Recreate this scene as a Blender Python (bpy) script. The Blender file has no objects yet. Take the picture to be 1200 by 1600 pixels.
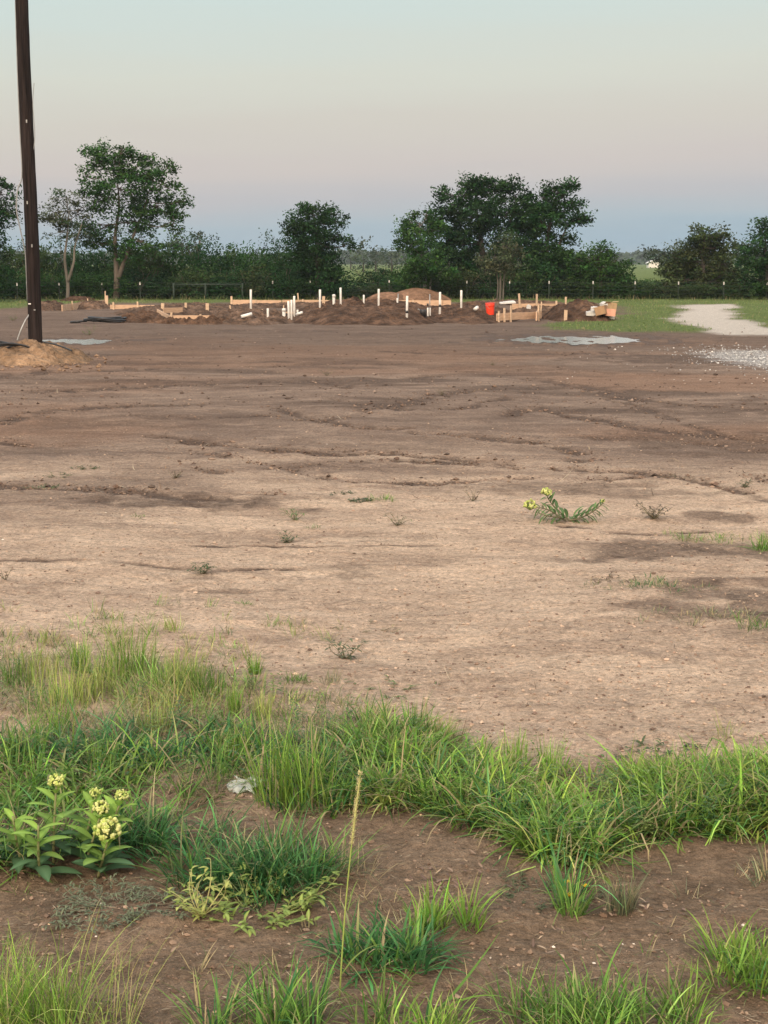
import bpy, math
import numpy as np
from mathutils import Vector

# ---------------------------------------------------------------- camera, sky, sun, exposure
SC = bpy.context.scene
COL = SC.collection
F = 2350.0                      # focal length in photo pixels (1200 x 1600)
HZ = 408.0                      # horizon row
PITCH = math.atan((800 - HZ) / F)
EYE = 1.65
cd = bpy.data.cameras.new('camera')
cam = bpy.data.objects.new('camera', cd)
COL.objects.link(cam)
cam.location = (0, 0, EYE)
cam.rotation_euler = (math.pi / 2 - PITCH, 0, 0)
cd.sensor_fit = 'VERTICAL'
cd.sensor_height = 36.0
cd.lens = F / 1600 * 36.0
cd.clip_start = 0.05
cd.clip_end = 20000
SC.camera = cam
SC.view_settings.view_transform = 'Standard'
SC.view_settings.look = 'None'
SC.view_settings.gamma = 1
SC.view_settings.exposure = 0.0

SUN_EL, SUN_AZ = math.radians(16), math.radians(205)     # low, behind the camera to the left


def lin(r, g, b):
    def f(c):
        c /= 255.0
        return c / 12.92 if c <= 0.04045 else ((c + 0.055) / 1.055) ** 2.4
    return (f(r), f(g), f(b), 1.0)


def make_world():
    w = bpy.data.worlds.new('World')
    SC.world = w
    w.use_nodes = True
    nt = w.node_tree
    nt.nodes.clear()
    N, L = nt.nodes.new, nt.links.new
    out = N('ShaderNodeOutputWorld')
    bg = N('ShaderNodeBackground')
    L(bg.outputs[0], out.inputs[0])
    sky = N('ShaderNodeTexSky')
    sky.sky_type = 'NISHITA'
    sky.sun_disc = False
    sky.sun_elevation = SUN_EL
    sky.sun_rotation = SUN_AZ
    tc = N('ShaderNodeTexCoord')
    sep = N('ShaderNodeSeparateXYZ')
    L(tc.outputs['Generated'], sep.inputs[0])
    # twilight bands by elevation: earth shadow, pink belt, pale zenith
    ramp = N('ShaderNodeValToRGB')
    stops = [(-0.05, (140, 166, 186)), (0.000, (151, 177, 194)), (0.010, (158, 182, 198)), (0.024, (174, 189, 199)),
             (0.040, (192, 191, 195)), (0.062, (208, 199, 195)), (0.088, (213, 207, 197)), (0.118, (217, 218, 206)),
             (0.165, (210, 224, 219)), (0.30, (204, 218, 222)), (1.0, (164, 190, 214))]
    el = ramp.color_ramp.elements
    mp = N('ShaderNodeMapRange')
    mp.inputs[1].default_value = -0.05
    mp.inputs[2].default_value = 1.0
    # wispy unevenness of the bands
    no = N('ShaderNodeTexNoise')
    mpn = N('ShaderNodeMapping')
    mpn.inputs['Scale'].default_value = (5, 5, 60)
    L(tc.outputs['Generated'], mpn.inputs[0])
    L(mpn.outputs[0], no.inputs[0])
    no.inputs['Scale'].default_value = 1.0
    no.inputs['Detail'].default_value = 4
    m1 = N('ShaderNodeMath'); m1.operation = 'MULTIPLY_ADD'
    L(no.outputs[0], m1.inputs[0]); m1.inputs[1].default_value = 0.022
    L(sep.outputs[2], m1.inputs[2])
    m2 = N('ShaderNodeMath'); m2.operation = 'SUBTRACT'
    L(m1.outputs[0], m2.inputs[0]); m2.inputs[1].default_value = 0.011
    # bands sit a little lower to the left
    m3 = N('ShaderNodeMath'); m3.operation = 'MULTIPLY_ADD'
    L(sep.outputs[0], m3.inputs[0]); m3.inputs[1].default_value = -0.03
    L(m2.outputs[0], m3.inputs[2])
    L(m3.outputs[0], mp.inputs[0])
    L(mp.outputs[0], ramp.inputs[0])
    for i, (p, c) in enumerate(stops):
        q = (p + 0.05) / 1.05
        e = el[i] if i < 2 else el.new(q)
        e.position = q
        e.color = lin(*c)
    # sunset glow behind the camera
    az = N('ShaderNodeMapRange'); az.interpolation_type = 'SMOOTHSTEP'
    az.inputs[1].default_value = 0.35; az.inputs[2].default_value = -0.85
    az.inputs[3].default_value = 0.0; az.inputs[4].default_value = 1.0
    L(sep.outputs[1], az.inputs[0])
    glow = N('ShaderNodeMix'); glow.data_type = 'RGBA'; glow.blend_type = 'MIX'
    L(az.outputs[0], glow.inputs[0])
    bo = N('ShaderNodeMapRange'); bo.interpolation_type = 'SMOOTHSTEP'
    bo.inputs[1].default_value = 0.20; bo.inputs[2].default_value = 0.75
    bo.inputs[3].default_value = 1.0; bo.inputs[4].default_value = 1.9
    L(sep.outputs[2], bo.inputs[0])
    bs = N('ShaderNodeVectorMath'); bs.operation = 'SCALE'
    L(ramp.outputs[0], bs.inputs[0]); L(bo.outputs[0], bs.inputs['Scale'])
    L(bs.outputs[0], glow.inputs[6])
    glow.inputs[7].default_value = (2.5, 1.95, 1.5, 1)
    # physical sky mixed in
    sc = N('ShaderNodeVectorMath'); sc.operation = 'SCALE'
    L(sky.outputs[0], sc.inputs[0]); sc.inputs['Scale'].default_value = 0.10
    ad = N('ShaderNodeMix'); ad.data_type = 'RGBA'
    ad.inputs[0].default_value = 0.06
    L(glow.outputs[2], ad.inputs[6])
    L(sc.outputs[0], ad.inputs[7])
    L(ad.outputs[2], bg.inputs[0])
    bg.inputs[1].default_value = 1.0


make_world()
sd = bpy.data.lights.new('sun', 'SUN')
sun = bpy.data.objects.new('sun', sd)
COL.objects.link(sun)
sd.energy = 2.6
sd.angle = math.radians(18)
sd.color = (1.0, 0.83, 0.66)
# direction towards the sun (az measured from +Y clockwise)
sdir = Vector((math.sin(SUN_AZ) * math.cos(SUN_EL + 0.35), math.cos(SUN_AZ) * math.cos(SUN_EL + 0.35), math.sin(SUN_EL + 0.35)))
sun.rotation_euler = sdir.to_track_quat('Z', 'Y').to_euler()
sun.location = (-5, -10, 12)

rng = np.random.default_rng(7)

# ---------------------------------------------------------------- pixel -> world
CP, SP = math.cos(PITCH), math.sin(PITCH)


def ray(px, py):
    u = (np.asarray(px, float) - 600) / F
    v = (800 - np.asarray(py, float)) / F
    return u, CP + v * SP, -SP + v * CP


def gp(px, py, z=0.0):
    """point on the level z seen at photo pixel"""
    u, dy, dz = ray(px, py)
    t = (z - EYE) / dz
    return u * t, dy * t


def at(px, py, Y):
    u, dy, dz = ray(px, py)
    t = Y / dy
    return np.array([u * t, Y, EYE + dz * t])


# ---------------------------------------------------------------- noise
def _hash(ix, iy, seed):
    h = (ix.astype(np.int64) * 374761393 + iy.astype(np.int64) * 668265263 + seed * 974711) & 0xFFFFFFFF
    h = ((h ^ (h >> 13)) * 1274126177) & 0xFFFFFFFF
    h = (h ^ (h >> 16)) & 0xFFFFFFFF
    return h / 4294967295.0


def vn(x, y, seed=0):
    x = np.asarray(x, float); y = np.asarray(y, float)
    ix = np.floor(x); iy = np.floor(y)
    fx = x - ix; fy = y - iy
    fx = fx * fx * (3 - 2 * fx); fy = fy * fy * (3 - 2 * fy)
    ix = ix.astype(np.int64); iy = iy.astype(np.int64)
    a = _hash(ix, iy, seed); b = _hash(ix + 1, iy, seed)
    c = _hash(ix, iy + 1, seed); d = _hash(ix + 1, iy + 1, seed)
    return (a * (1 - fx) + b * fx) * (1 - fy) + (c * (1 - fx) + d * fx) * fy


def fbm(x, y, octv=4, seed=0, gain=0.5):
    s = 0; a = 1; t = 0
    for i in range(octv):
        s = s + a * vn(x * 2 ** i + 17.3 * i, y * 2 ** i - 9.1 * i, seed + i * 31)
        t += a; a *= gain
    return s / t


def sstep(a, b, x):
    t = np.clip((x - a) / (b - a), 0, 1)
    return t * t * (3 - 2 * t)


# ---------------------------------------------------------------- mesh building
def cat_(l, w):
    return np.concatenate(l) if l else np.zeros((0, w))


class MB:
    def __init__(s):
        s.V = []; s.Q = []; s.T = []; s.C = []; s.n = 0

    def add(s, V, Q=None, T=None, C=None):
        V = np.asarray(V, float).reshape(-1, 3)
        s.V.append(V)
        if Q is not None and len(Q): s.Q.append(np.asarray(Q, np.int64).reshape(-1, 4) + s.n)
        if T is not None and len(T): s.T.append(np.asarray(T, np.int64).reshape(-1, 3) + s.n)
        if C is None: C = np.ones((len(V), 3))
        C = np.asarray(C, float)
        if C.ndim == 1: C = np.tile(C, (len(V), 1))
        s.C.append(C)
        s.n += len(V)
        return s

    def box(s, c, size, rot=0.0, tilt=(0, 0), C=None, taper=1.0):
        sx, sy, sz = [v / 2 for v in size]
        P = []
        for z in (-1, 1):
            k = taper if z > 0 else 1.0
            for x, y in ((-1, -1), (1, -1), (1, 1), (-1, 1)):
                P.append([x * sx * k, y * sy * k, z * sz])
        P = np.array(P)
        from mathutils import Euler
        M = np.array(Euler((tilt[0], tilt[1], rot)).to_matrix())
        P = P @ M.T + np.array(c)
        Q = [[0, 3, 2, 1], [4, 5, 6, 7], [0, 1, 5, 4], [1, 2, 6, 5], [2, 3, 7, 6], [3, 0, 4, 7]]
        return s.add(P, Q, C=C)

    def tube(s, pts, rad, n=8, C=None, cap=True, jit=0.0):
        pts = np.asarray(pts, float)
        m = len(pts)
        rad = np.full(m, rad, float) if np.isscalar(rad) else np.asarray(rad, float)
        T = np.gradient(pts, axis=0)
        T /= np.linalg.norm(T, axis=1)[:, None] + 1e-9
        ref = np.array([0.0, 0, 1.0]) if abs(T[:, 2]).mean() < 0.85 else np.array([1.0, 0, 0])
        A = np.cross(T, ref); A /= np.linalg.norm(A, axis=1)[:, None] + 1e-9
        B = np.cross(T, A)
        th = np.linspace(0, 2 * np.pi, n, endpoint=False)
        rr = rad[:, None] * (1 + (jit * (rng.random((m, n)) - .5) if jit else 0))
        V = pts[:, None, :] + rr[:, :, None] * (np.cos(th)[None, :, None] * A[:, None, :] + np.sin(th)[None, :, None] * B[:, None, :])
        V = V.reshape(-1, 3)
        i = np.arange(m - 1)[:, None] * n; j = np.arange(n)[None, :]; k = (j + 1) % n
        Q = np.stack([i + j, i + k, i + n + k, i + n + j], -1).reshape(-1, 4)
        T3 = []
        if cap:
            V = np.vstack([V, pts[0], pts[-1]])
            a = m * n; b = a + 1; o = (m - 1) * n
            for q in range(n):
                T3.append([a, (q + 1) % n, q]); T3.append([b, o + q, o + (q + 1) % n])
        return s.add(V, Q, T3, C)

    def build(s, name, mat, parent=None, smooth=True, origin=None):
        V = cat_(s.V, 3)
        if origin is not None: V = V - np.asarray(origin)
        Q = np.concatenate(s.Q) if s.Q else np.zeros((0, 4), np.int64)
        T = np.concatenate(s.T) if s.T else np.zeros((0, 3), np.int64)
        C = cat_(s.C, 3)
        me = bpy.data.meshes.new(name)
        me.vertices.add(len(V)); me.vertices.foreach_set('co', V.astype(np.float32).ravel())
        nl = Q.size + T.size
        me.loops.add(nl)
        me.loops.foreach_set('vertex_index', np.concatenate([Q.ravel(), T.ravel()]).astype(np.int32))
        me.polygons.add(len(Q) + len(T))
        st = np.concatenate([np.arange(len(Q)) * 4, Q.size + np.arange(len(T)) * 3]).astype(np.int32)
        me.polygons.foreach_set('loop_start', st)
        me.polygons.foreach_set('use_smooth', np.full(len(st), bool(smooth)))
        at_ = me.color_attributes.new('Col', 'FLOAT_COLOR', 'POINT')
        at_.data.foreach_set('color', np.hstack([C, np.ones((len(C), 1))]).astype(np.float32).ravel())
        me.update(calc_edges=True)
        me.validate()
        me.materials.append(mat)
        o = bpy.data.objects.new(name, me)
        COL.objects.link(o)
        if origin is not None: o.location = tuple(float(q) for q in origin)
        if parent is not None:
            o.parent = parent
            if origin is None: o.matrix_parent_inverse = Vector((0, 0, 0)) and o.matrix_parent_inverse
        return o


def empty(name, loc=(0, 0, 0), rz=0.0):
    o = bpy.data.objects.new(name, None)
    COL.objects.link(o)
    o.location = tuple(float(q) for q in loc)
    o.rotation_euler = (0, 0, rz)
    o.empty_display_size = 0.1
    return o


def tag(o, label=None, cat=None, group=None, kind=None):
    if label: o['label'] = label
    if cat: o['category'] = cat
    if group: o['group'] = group
    if kind: o['kind'] = kind
    return o


# ---------------------------------------------------------------- materials
def mat(name, base=(.5, .5, .5), rough=.8, spec=.3, attr=False, noise=None, bump=None, translucent=0.0, metal=0.0):
    """base colour (times the Col attribute when attr), value noise [scale, amount, stretch], bump [scale, strength, distance]"""
    m = bpy.data.materials.new(name)
    m.use_nodes = True
    nt = m.node_tree
    N, L = nt.nodes.new, nt.links.new
    b = nt.nodes['Principled BSDF']
    b.inputs['Roughness'].default_value = rough
    b.inputs['Specular IOR Level'].default_value = spec
    b.inputs['Metallic'].default_value = metal
    geo = N('ShaderNodeTexCoord')
    rgb = N('ShaderNodeRGB'); rgb.outputs[0].default_value = (*base, 1)
    src = rgb.outputs[0]
    if attr:
        a = N('ShaderNodeAttribute'); a.attribute_name = 'Col'
        mx = N('ShaderNodeMix'); mx.data_type = 'RGBA'; mx.blend_type = 'MULTIPLY'; mx.inputs[0].default_value = 1
        L(src, mx.inputs[6]); L(a.outputs['Color'], mx.inputs[7]); src = mx.outputs[2]
    if noise:
        mpn = N('ShaderNodeMapping'); mpn.inputs['Scale'].default_value = noise[2] if len(noise) > 2 else (1, 1, 1)
        L(geo.outputs['Object'], mpn.inputs[0])
        no = N('ShaderNodeTexNoise'); no.inputs['Scale'].default_value = noise[0]; no.inputs['Detail'].default_value = 6
        no.inputs['Roughness'].default_value = .62
        L(mpn.outputs[0], no.inputs[0])
        mr = N('ShaderNodeMapRange'); mr.inputs[1].default_value = .3; mr.inputs[2].default_value = .7
        mr.inputs[3].default_value = 1 - noise[1]; mr.inputs[4].default_value = 1 + noise[1] * .6
        L(no.outputs[0], mr.inputs[0])
        vm = N('ShaderNodeVectorMath'); vm.operation = 'SCALE'
        L(src, vm.inputs[0]); L(mr.outputs[0], vm.inputs['Scale']); src = vm.outputs[0]
    L(src, b.inputs['Base Color'])
    if bump:
        nb = N('ShaderNodeTexNoise'); nb.inputs['Scale'].default_value = bump[0]; nb.inputs['Detail'].default_value = 8
        mpb = N('ShaderNodeMapping'); mpb.inputs['Scale'].default_value = bump[3] if len(bump) > 3 else (1, 1, 1)
        L(geo.outputs['Object'], mpb.inputs[0]); L(mpb.outputs[0], nb.inputs[0])
        bp = N('ShaderNodeBump'); bp.inputs['Strength'].default_value = bump[1]; bp.inputs['Distance'].default_value = bump[2]
        L(nb.outputs[0], bp.inputs['Height']); L(bp.outputs[0], b.inputs['Normal'])
    if translucent:
        tr = N('ShaderNodeBsdfTranslucent'); L(src, tr.inputs[0])
        ms = N('ShaderNodeMixShader'); ms.inputs[0].default_value = translucent
        o = nt.nodes['Material Output']
        L(b.outputs[0], ms.inputs[1]); L(tr.outputs[0], ms.inputs[2]); L(ms.outputs[0], o.inputs[0])
    return m


M = {}
M['leaf'] = mat('leaf', (1, 1, 1), .85, .06, attr=True, translucent=.22)
M['grassblade'] = mat('grass_blade', (1, 1, 1), .6, .12, attr=True, translucent=.32)
M['bark'] = mat('bark', (1, 1, 1), .9, .15, attr=True, noise=(6, .35, (1, 1, .3)), bump=(14, .6, .03))
M['stemgreen'] = mat('stem', (1, 1, 1), .6, .3, attr=True)
M['petal'] = mat('petal', (1, 1, 1), .6, .3, attr=True, translucent=.2, noise=(120, .12))
M['pole'] = mat('creosoted_wood', (.024, .0175, .0165), .85, .15, noise=(9, .95, (3, 3, .12)), bump=(18, 1.0, .03, (3, 3, .1)))
M['plank'] = mat('sawn_timber', (1, 1, 1), .8, .2, attr=True, noise=(4, .28, (1, 1, 6)), bump=(25, .25, .01))
M['pvc'] = mat('white_plastic_pipe', (.72, .72, .69), .4, .4, noise=(5, .22), bump=(20, .05, .01))
M['rubber'] = mat('black_plastic', (.018, .019, .021), .4, .5, noise=(8, .3), bump=(30, .1, .01))
M['bucket'] = mat('orange_red_plastic', (.80, .055, .02), .4, .45, noise=(7, .15), bump=(30, .05, .01))
M['wire'] = mat('grey_wire', (.30, .31, .31), .45, .5, metal=.5, noise=(10, .2))
M['whiteboard'] = mat('white_board', (.62, .62, .60), .7, .3, noise=(6, .2), bump=(30, .1, .01))
M['card'] = mat('cardboard', (1, 1, 1), .85, .15, attr=True, noise=(7, .2), bump=(30, .15, .01))
M['soil'] = mat('loose_soil', (1, 1, 1), .95, .1, attr=True, noise=(5, .55), bump=(9, 1.0, .25))
M['sand'] = mat('builders_sand', (1, 1, 1), .95, .1, attr=True, noise=(7, .42), bump=(14, 1.0, .12))
M['crumb'] = mat('soil_crumb', (1, 1, 1), .95, .1, attr=True, bump=(200, .4, .003))
M['fencepost'] = mat('painted_steel_post', (.02, .035, .025), .6, .3, noise=(9, .3))
M['tinshed'] = mat('painted_sheet_metal', (.66, .66, .63), .5, .3, noise=(2, .1), bump=(3, .2, .05))
M['film'] = mat('clear_plastic_film', (.48, .52, .48), .25, .6, noise=(60, .4), bump=(40, .9, .01))

# ---------------------------------------------------------------- terrain
RUTS = [  # wheel tracks scraped across the lot (photo pixels on the ground), half width m, depth m
    ([(250, 682), (420, 700), (560, 712), (700, 716), (800, 728)], .16, .035),
    ([(560, 668), (680, 678), (820, 690), (900, 705)], .14, .03),
    ([(420, 732), (600, 722), (740, 726), (860, 730), (1000, 738)], .10, .02),
    ([(500, 600), (640, 590), (760, 586), (900, 600), (1020, 628), (1200, 640)], .22, .03),
    ([(480, 660), (600, 640), (720, 612), (860, 606)], .22, .02),
    ([(60, 612), (260, 600), (460, 596), (560, 606)], .25, .03),
    ([(120, 912), (260, 915), (400, 925)], .05, .02),
    ([(300, 850), (520, 852), (700, 848)], .03, .012),
    ([(820, 690), (960, 684), (1080, 690), (1200, 704)], .18, .035),
    ([(850, 640), (1000, 668), (1200, 690)], .2, .03),
    ([(0, 760), (160, 765), (300, 778), (420, 772)], .16, .02),
    ([(0, 588), (120, 580), (300, 575), (500, 570)], .3, .03),
    ([(600, 548), (800, 556), (1000, 552), (1100, 566)], .3, .03),
    ([(250, 522), (420, 516), (600, 520), (760, 524)], .35, .03),
    ([(0, 660), (120, 640), (300, 632)], .2, .025),
    ([(430, 640), (540, 668), (640, 672), (740, 662), (830, 640)], .12, .03),
    ([(520, 628), (620, 642), (720, 640), (800, 622)], .12, .025),
    ([(270, 700), (400, 722), (520, 745), (640, 752), (820, 748)], .10, .025),
    ([(900, 720), (1010, 712), (1100, 722), (1200, 748)], .12, .03),
    ([(930, 750), (1040, 742), (1130, 758), (1200, 780)], .10, .025),
    ([(0, 690), (140, 700), (260, 716), (340, 740)], .10, .02),
    ([(180, 650), (330, 655), (470, 650)], .12, .02),
    ([(950, 620), (1040, 650), (1120, 676), (1200, 690)], .12, .03),
    ([(600, 882), (760, 890), (900, 880), (1050, 892)], .04, .012),
    ([(0, 880), (160, 878), (330, 890), (480, 884)], .04, .012),
    ([(700, 960), (860, 952), (1000, 962), (1130, 970)], .04, .012),
    ([(880, 818), (1000, 832), (1100, 826)], .06, .015),
]
PATCH = [  # damp soil patches: px, py, rx m, ry m, amount
    (310, 782, .95, .42, .8), (470, 776, .6, .22, .6), (350, 655, 1.2, .7, .45), (110, 663, 1.0, .6, .5), (60, 700, .8, .3, .4),
    (600, 700, 1.6, .5, .4), (1130, 690, 1.2, .9, .6), (1160, 640, 1.6, 1.2, .55), (1180, 700, .9, .5, .6), (1060, 745, 1.0, .5, .3),
    (1030, 852, .75, .4, .75), (1170, 862, .7, .4, .7), (1020, 772, .7, .3, .55), (850, 762, .9, .35, .6), (1115, 806, .22, .18, .7),
    (545, 890, .3, .3, .5), (1110, 958, .5, .25, .6), (1190, 945, .35, .6, .7), (1185, 990, .2, .2, .4), (300, 918, .5, .07, .7),
    (760, 868, .7, .2, .35), (640, 690, 1.4, .4, .3), (860, 870, .5, .12, .3), (180, 760, .5, .3, .3),
    (1060, 562, 2.0, 1.8, .75), (900, 575, 3.0, 1.6, .5), (540, 560, 4, 1.6, .35), (300, 560, 3, 1.3, .35), (700, 545, 4, 2.2, .5),
    (620, 525, 7, 2.5, .4), (250, 545, 4, 1.5, .3), (90, 590, 1.5, 1.0, .5), (1000, 600, 2.2, 1.2, .25), (820, 655, 1.6, .6, .3),
    (560, 1075, .5, .2, .3), (400, 1062, .4, .12, .35), (90, 770, .6, .2, .4), (700, 790, .7, .15, .25), (900, 990, .6, .12, .2),
]
PUD = [(900, 530, 1.35, .95), (955, 531, 1.0, .75), (850, 531, .95, .45), (125, 533, .85, .62), (98, 532, .6, .4)]
PUDG = [(*gp(a, b), c, d) for a, b, c, d in PUD]
PATG = [(*gp(a, b), c, d, e) for a, b, c, d, e in PATCH]


def seg_dist(x, y, P):
    d = np.full(np.shape(x), 1e9)
    for (ax, ay), (bx, by) in zip(P[:-1], P[1:]):
        vx, vy = bx - ax, by - ay
        t = np.clip(((x - ax) * vx + (y - ay) * vy) / (vx * vx + vy * vy), 0, 1)
        d = np.minimum(d, np.hypot(x - ax - t * vx, y - ay - t * vy))
    return d


def smooth_line(pts, k=8):
    pts = np.array(pts, float); out = []
    for i in range(len(pts) - 1):
        p0 = pts[max(i - 1, 0)]; p1 = pts[i]; p2 = pts[i + 1]; p3 = pts[min(i + 2, len(pts) - 1)]
        for t in np.linspace(0, 1, k, endpoint=False):
            out.append(.5 * (2 * p1 + (p2 - p0) * t + (2 * p0 - 5 * p1 + 4 * p2 - p3) * t * t + (3 * p1 - p0 - 3 * p2 + p3) * t ** 3))
    out.append(pts[-1])
    return np.array(out)


RUTW = [([gp(*q) for q in pts], w, d) for pts, w, d in RUTS]


def rutfield(x, y):
    """0..1 strength of wheel marks and their depth"""
    s = np.zeros(np.shape(x)); z = np.zeros(np.shape(x))
    wob = (fbm(x * 1.1, y * 1.1, 3, 55) - .5) * .5 + (fbm(x * 5, y * 5, 2, 56) - .5) * .35
    lump = fbm(x * 5, y * 5, 3, 66)
    for P, w, d in RUTW:
        P = smooth_line(P, 3)
        q = (seg_dist(x, y + wob * w * 4, P)) / w
        g = np.exp(-q ** 2) * sstep(.2, .6, lump) * 1.15
        brk = sstep(.30, .50, fbm(x * .45 + w * 90, y * .45, 3, 77))
        s = np.maximum(s, g * brk)
        z = z - .8 * d * g * brk + d * .5 * np.exp(-((q - 1.7) / .7) ** 2) * lump * brk
    return s, z


def H(x, y, ruts=None):
    x = np.asarray(x, float); y = np.asarray(y, float)
    r = np.hypot(x, y)
    z = .06 * (fbm(x * .3, y * .3, 3, 1) - .5) + .035 * (fbm(x * .9, y * 1.3, 3, 2) - .5)
    z = z + .030 * (fbm(x * 3.1, y * 3.9, 4, 3) - .5) + .020 * (fbm(x * 14, y * 16, 3, 4) - .5) * (1 - sstep(12, 25, r))
    # faint ridges scraped across
    z = z + .02 * (fbm(x * .5, y * 3.2, 3, 8) - .5)
    # near loose soil a touch lumpier, the turf strip a touch higher
    near = 1 - sstep(4.4, 5.2, r)
    z = z + near * .035 * (fbm(x * 5, y * 5, 4, 5) - .5)
    if ruts is None:
        ruts = rutfield(x, y)
    z = z + ruts[1]
    z = z * (1 - .8 * sstep(70, 140, r))
    wet = pud(x, y)
    z = z * (1 - wet * .8) - .03 * wet
    return z


_G = None


def Hs(x, y):
    """terrain height looked up from a fine table near the camera"""
    global _G
    x = np.asarray(x, float); y = np.asarray(y, float)
    if _G is None:
        X, Y = np.meshgrid(np.arange(-8, 8, .025), np.arange(1.5, 17, .025), indexing='ij')
        _G = H(X, Y)
    if x.size and x.min() > -7.9 and x.max() < 7.9 and y.min() > 1.6 and y.max() < 16.8:
        fx = (x + 8) / .025; fy = (y - 1.5) / .025
        i = fx.astype(int); j = fy.astype(int); fx = fx - i; fy = fy - j
        return (_G[i, j] * (1 - fx) + _G[i + 1, j] * fx) * (1 - fy) + (_G[i, j + 1] * (1 - fx) + _G[i + 1, j + 1] * fx) * fy
    return H(x, y)


def pud(x, y, grow=1.0):
    w = np.zeros(np.shape(x))
    for cx, cy, rx, ry in PUDG:
        q = np.hypot((x - cx) / (rx * grow), (y - cy) / (ry * 1.6 * grow))
        w = np.maximum(w, 1 - sstep(.55, 1.1, q + 1.5 * (fbm(x * 2.2, y * 1.1, 4, 9) - .5) + 1.9 * (fbm(x * 6, y * 2.5, 3, 19) - .5)))
    return w


# band edges in photo pixels (where blades are rooted)
BT = np.array([(-400, 1015), (0, 1020), (120, 1022), (200, 1035), (350, 1062), (500, 1098), (600, 1135), (700, 1165), (800, 1195), (880, 1215), (1050, 1215), (1200, 1215), (1600, 1230)], float)
BB = np.array([(-400, 1400), (0, 1360), (60, 1345), (200, 1325), (245, 1310), (290, 1255), (370, 1222), (430, 1250), (520, 1262), (580, 1250), (640, 1258), (720, 1278), (790, 1300), (850, 1352), (920, 1350), (980, 1318), (1050, 1302), (1200, 1300), (1600, 1290)], float)


def project(x, y, z=0.0):
    X = x; Yd = y; Z = z - EYE
    f = Yd * CP - Z * SP
    f = np.where(f > .01, f, .01)
    v = Yd * SP + Z * CP
    return 600 + F * X / f, 800 - F * v / f


def zones(x, y, ruts):
    r = np.hypot(x, y)
    n1 = fbm(x * .35, y * 1.0, 4, 21); n2 = fbm(x * 1.6, y * 2.2, 4, 22)
    damp = np.zeros(np.shape(x))
    wob = (n2 - .5) * 1.6 + (fbm(x * 6, y * 7, 3, 24) - .5) * 1.2
    for cx, cy, rx, ry, a in PATG:
        q = np.hypot((x - cx) / rx, (y - cy) / ry) + wob
        damp = np.maximum(damp, a * .88 * (1 - sstep(.4, 1.35, q)))
    damp = np.maximum(damp, .88 * np.clip(ruts[0], 0, 1))
    damp = np.maximum(damp, .62 * sstep(.52, .70, n1) * sstep(9, 14, r))
    damp = np.maximum(damp, .50 * sstep(17, 34, r) + .3 * (n1 - .3))
    w = pud(x, y)
    damp = np.clip(np.maximum(damp, np.maximum(sstep(0, .4, w), sstep(0, .6, pud(x, y, 1.5)))), 0, 1)
    # red clay showing
    red = sstep(12, 16, r) * (1 - sstep(30, 36, r)) * sstep(.42, .62, fbm(x * .22 + 5, y * .35, 3, 31))
    # greenery: turf beyond the lot and right of it
    px, py = project(x, y)
    gr = np.zeros(np.shape(x))
    e = (fbm(x * .8, y * .5, 4, 41) - .5)
    inF = (y > 20)
    farg = sstep(59.5, 62.0, y + e * 4)
    rightg = sstep(0, 1.2, x - right_edge(y) + e * 2.2) * sstep(35.2, 36.8, y + e * 2 - .0 * x)
    leftg = sstep(0, 1.5, -12.2 - x + e * 3) * sstep(48, 52, y)
    gr = np.maximum(np.maximum(farg, rightg), leftg) * inF
    gr = np.maximum(gr, 1 - sstep(-3, -1, y))        # rough pasture behind the camera
    soil = 1 - sstep(4.35, 4.95, y + .0 * x + (n2 - .5) * .9 + .25 * np.clip(x * -1, -.5, .5))
    soil = soil * (y > -2)
    # crushed stone: lane and the pale gravel at the right
    lane = lane_mask(x, y, e)
    gx, gy = gp(1215, 560)
    q = np.hypot((x - gx) / 1.15, (y - gy) / 3.2) + (n2 - .5) * .9
    stone = (1 - sstep(.6, 1.15, q))
    gr = gr * (1 - lane)
    lightness = sstep(13.5, 9.5, y + (n1 - .5) * 6)
    return damp, red, gr, soil, lane, stone, lightness


LANE_L = np.array([gp(*q) for q in [(1120, 523), (1100, 512), (1048, 502), (1042, 494), (1072, 487), (1060, 480), (1050, 475.0)]])
LANE_R = np.array([gp(*q) for q in [(1330, 530), (1240, 518), (1180, 507), (1165, 499), (1150, 490), (1144, 484), (1158, 475.0)]])


def lane_mask(x, y, e):
    xl = np.interp(y, LANE_L[:, 1], LANE_L[:, 0]) if LANE_L[0, 1] < LANE_L[-1, 1] else 0
    xr = np.interp(y, LANE_R[:, 1], LANE_R[:, 0])
    m = sstep(-.25, .35, x - xl + e * 1.2) * sstep(-.25, .35, xr - x + e * 1.2)
    m = m * sstep(LANE_L[0, 1] - .8, LANE_L[0, 1] + .6, y + e * 1.5) * (1 - sstep(57.5, 58.5, y + e * 1.5))
    return m


def right_edge(y):
    pts = np.array([gp(*q) for q in [(1230, 532), (1000, 524), (850, 517), (775, 508), (850, 503), (930, 500), (950, 490), (945, 480), (930, 474), (900, 470.5)]])
    o = np.argsort(pts[:, 1])
    return np.interp(y, pts[o, 1], pts[o, 0])


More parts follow.
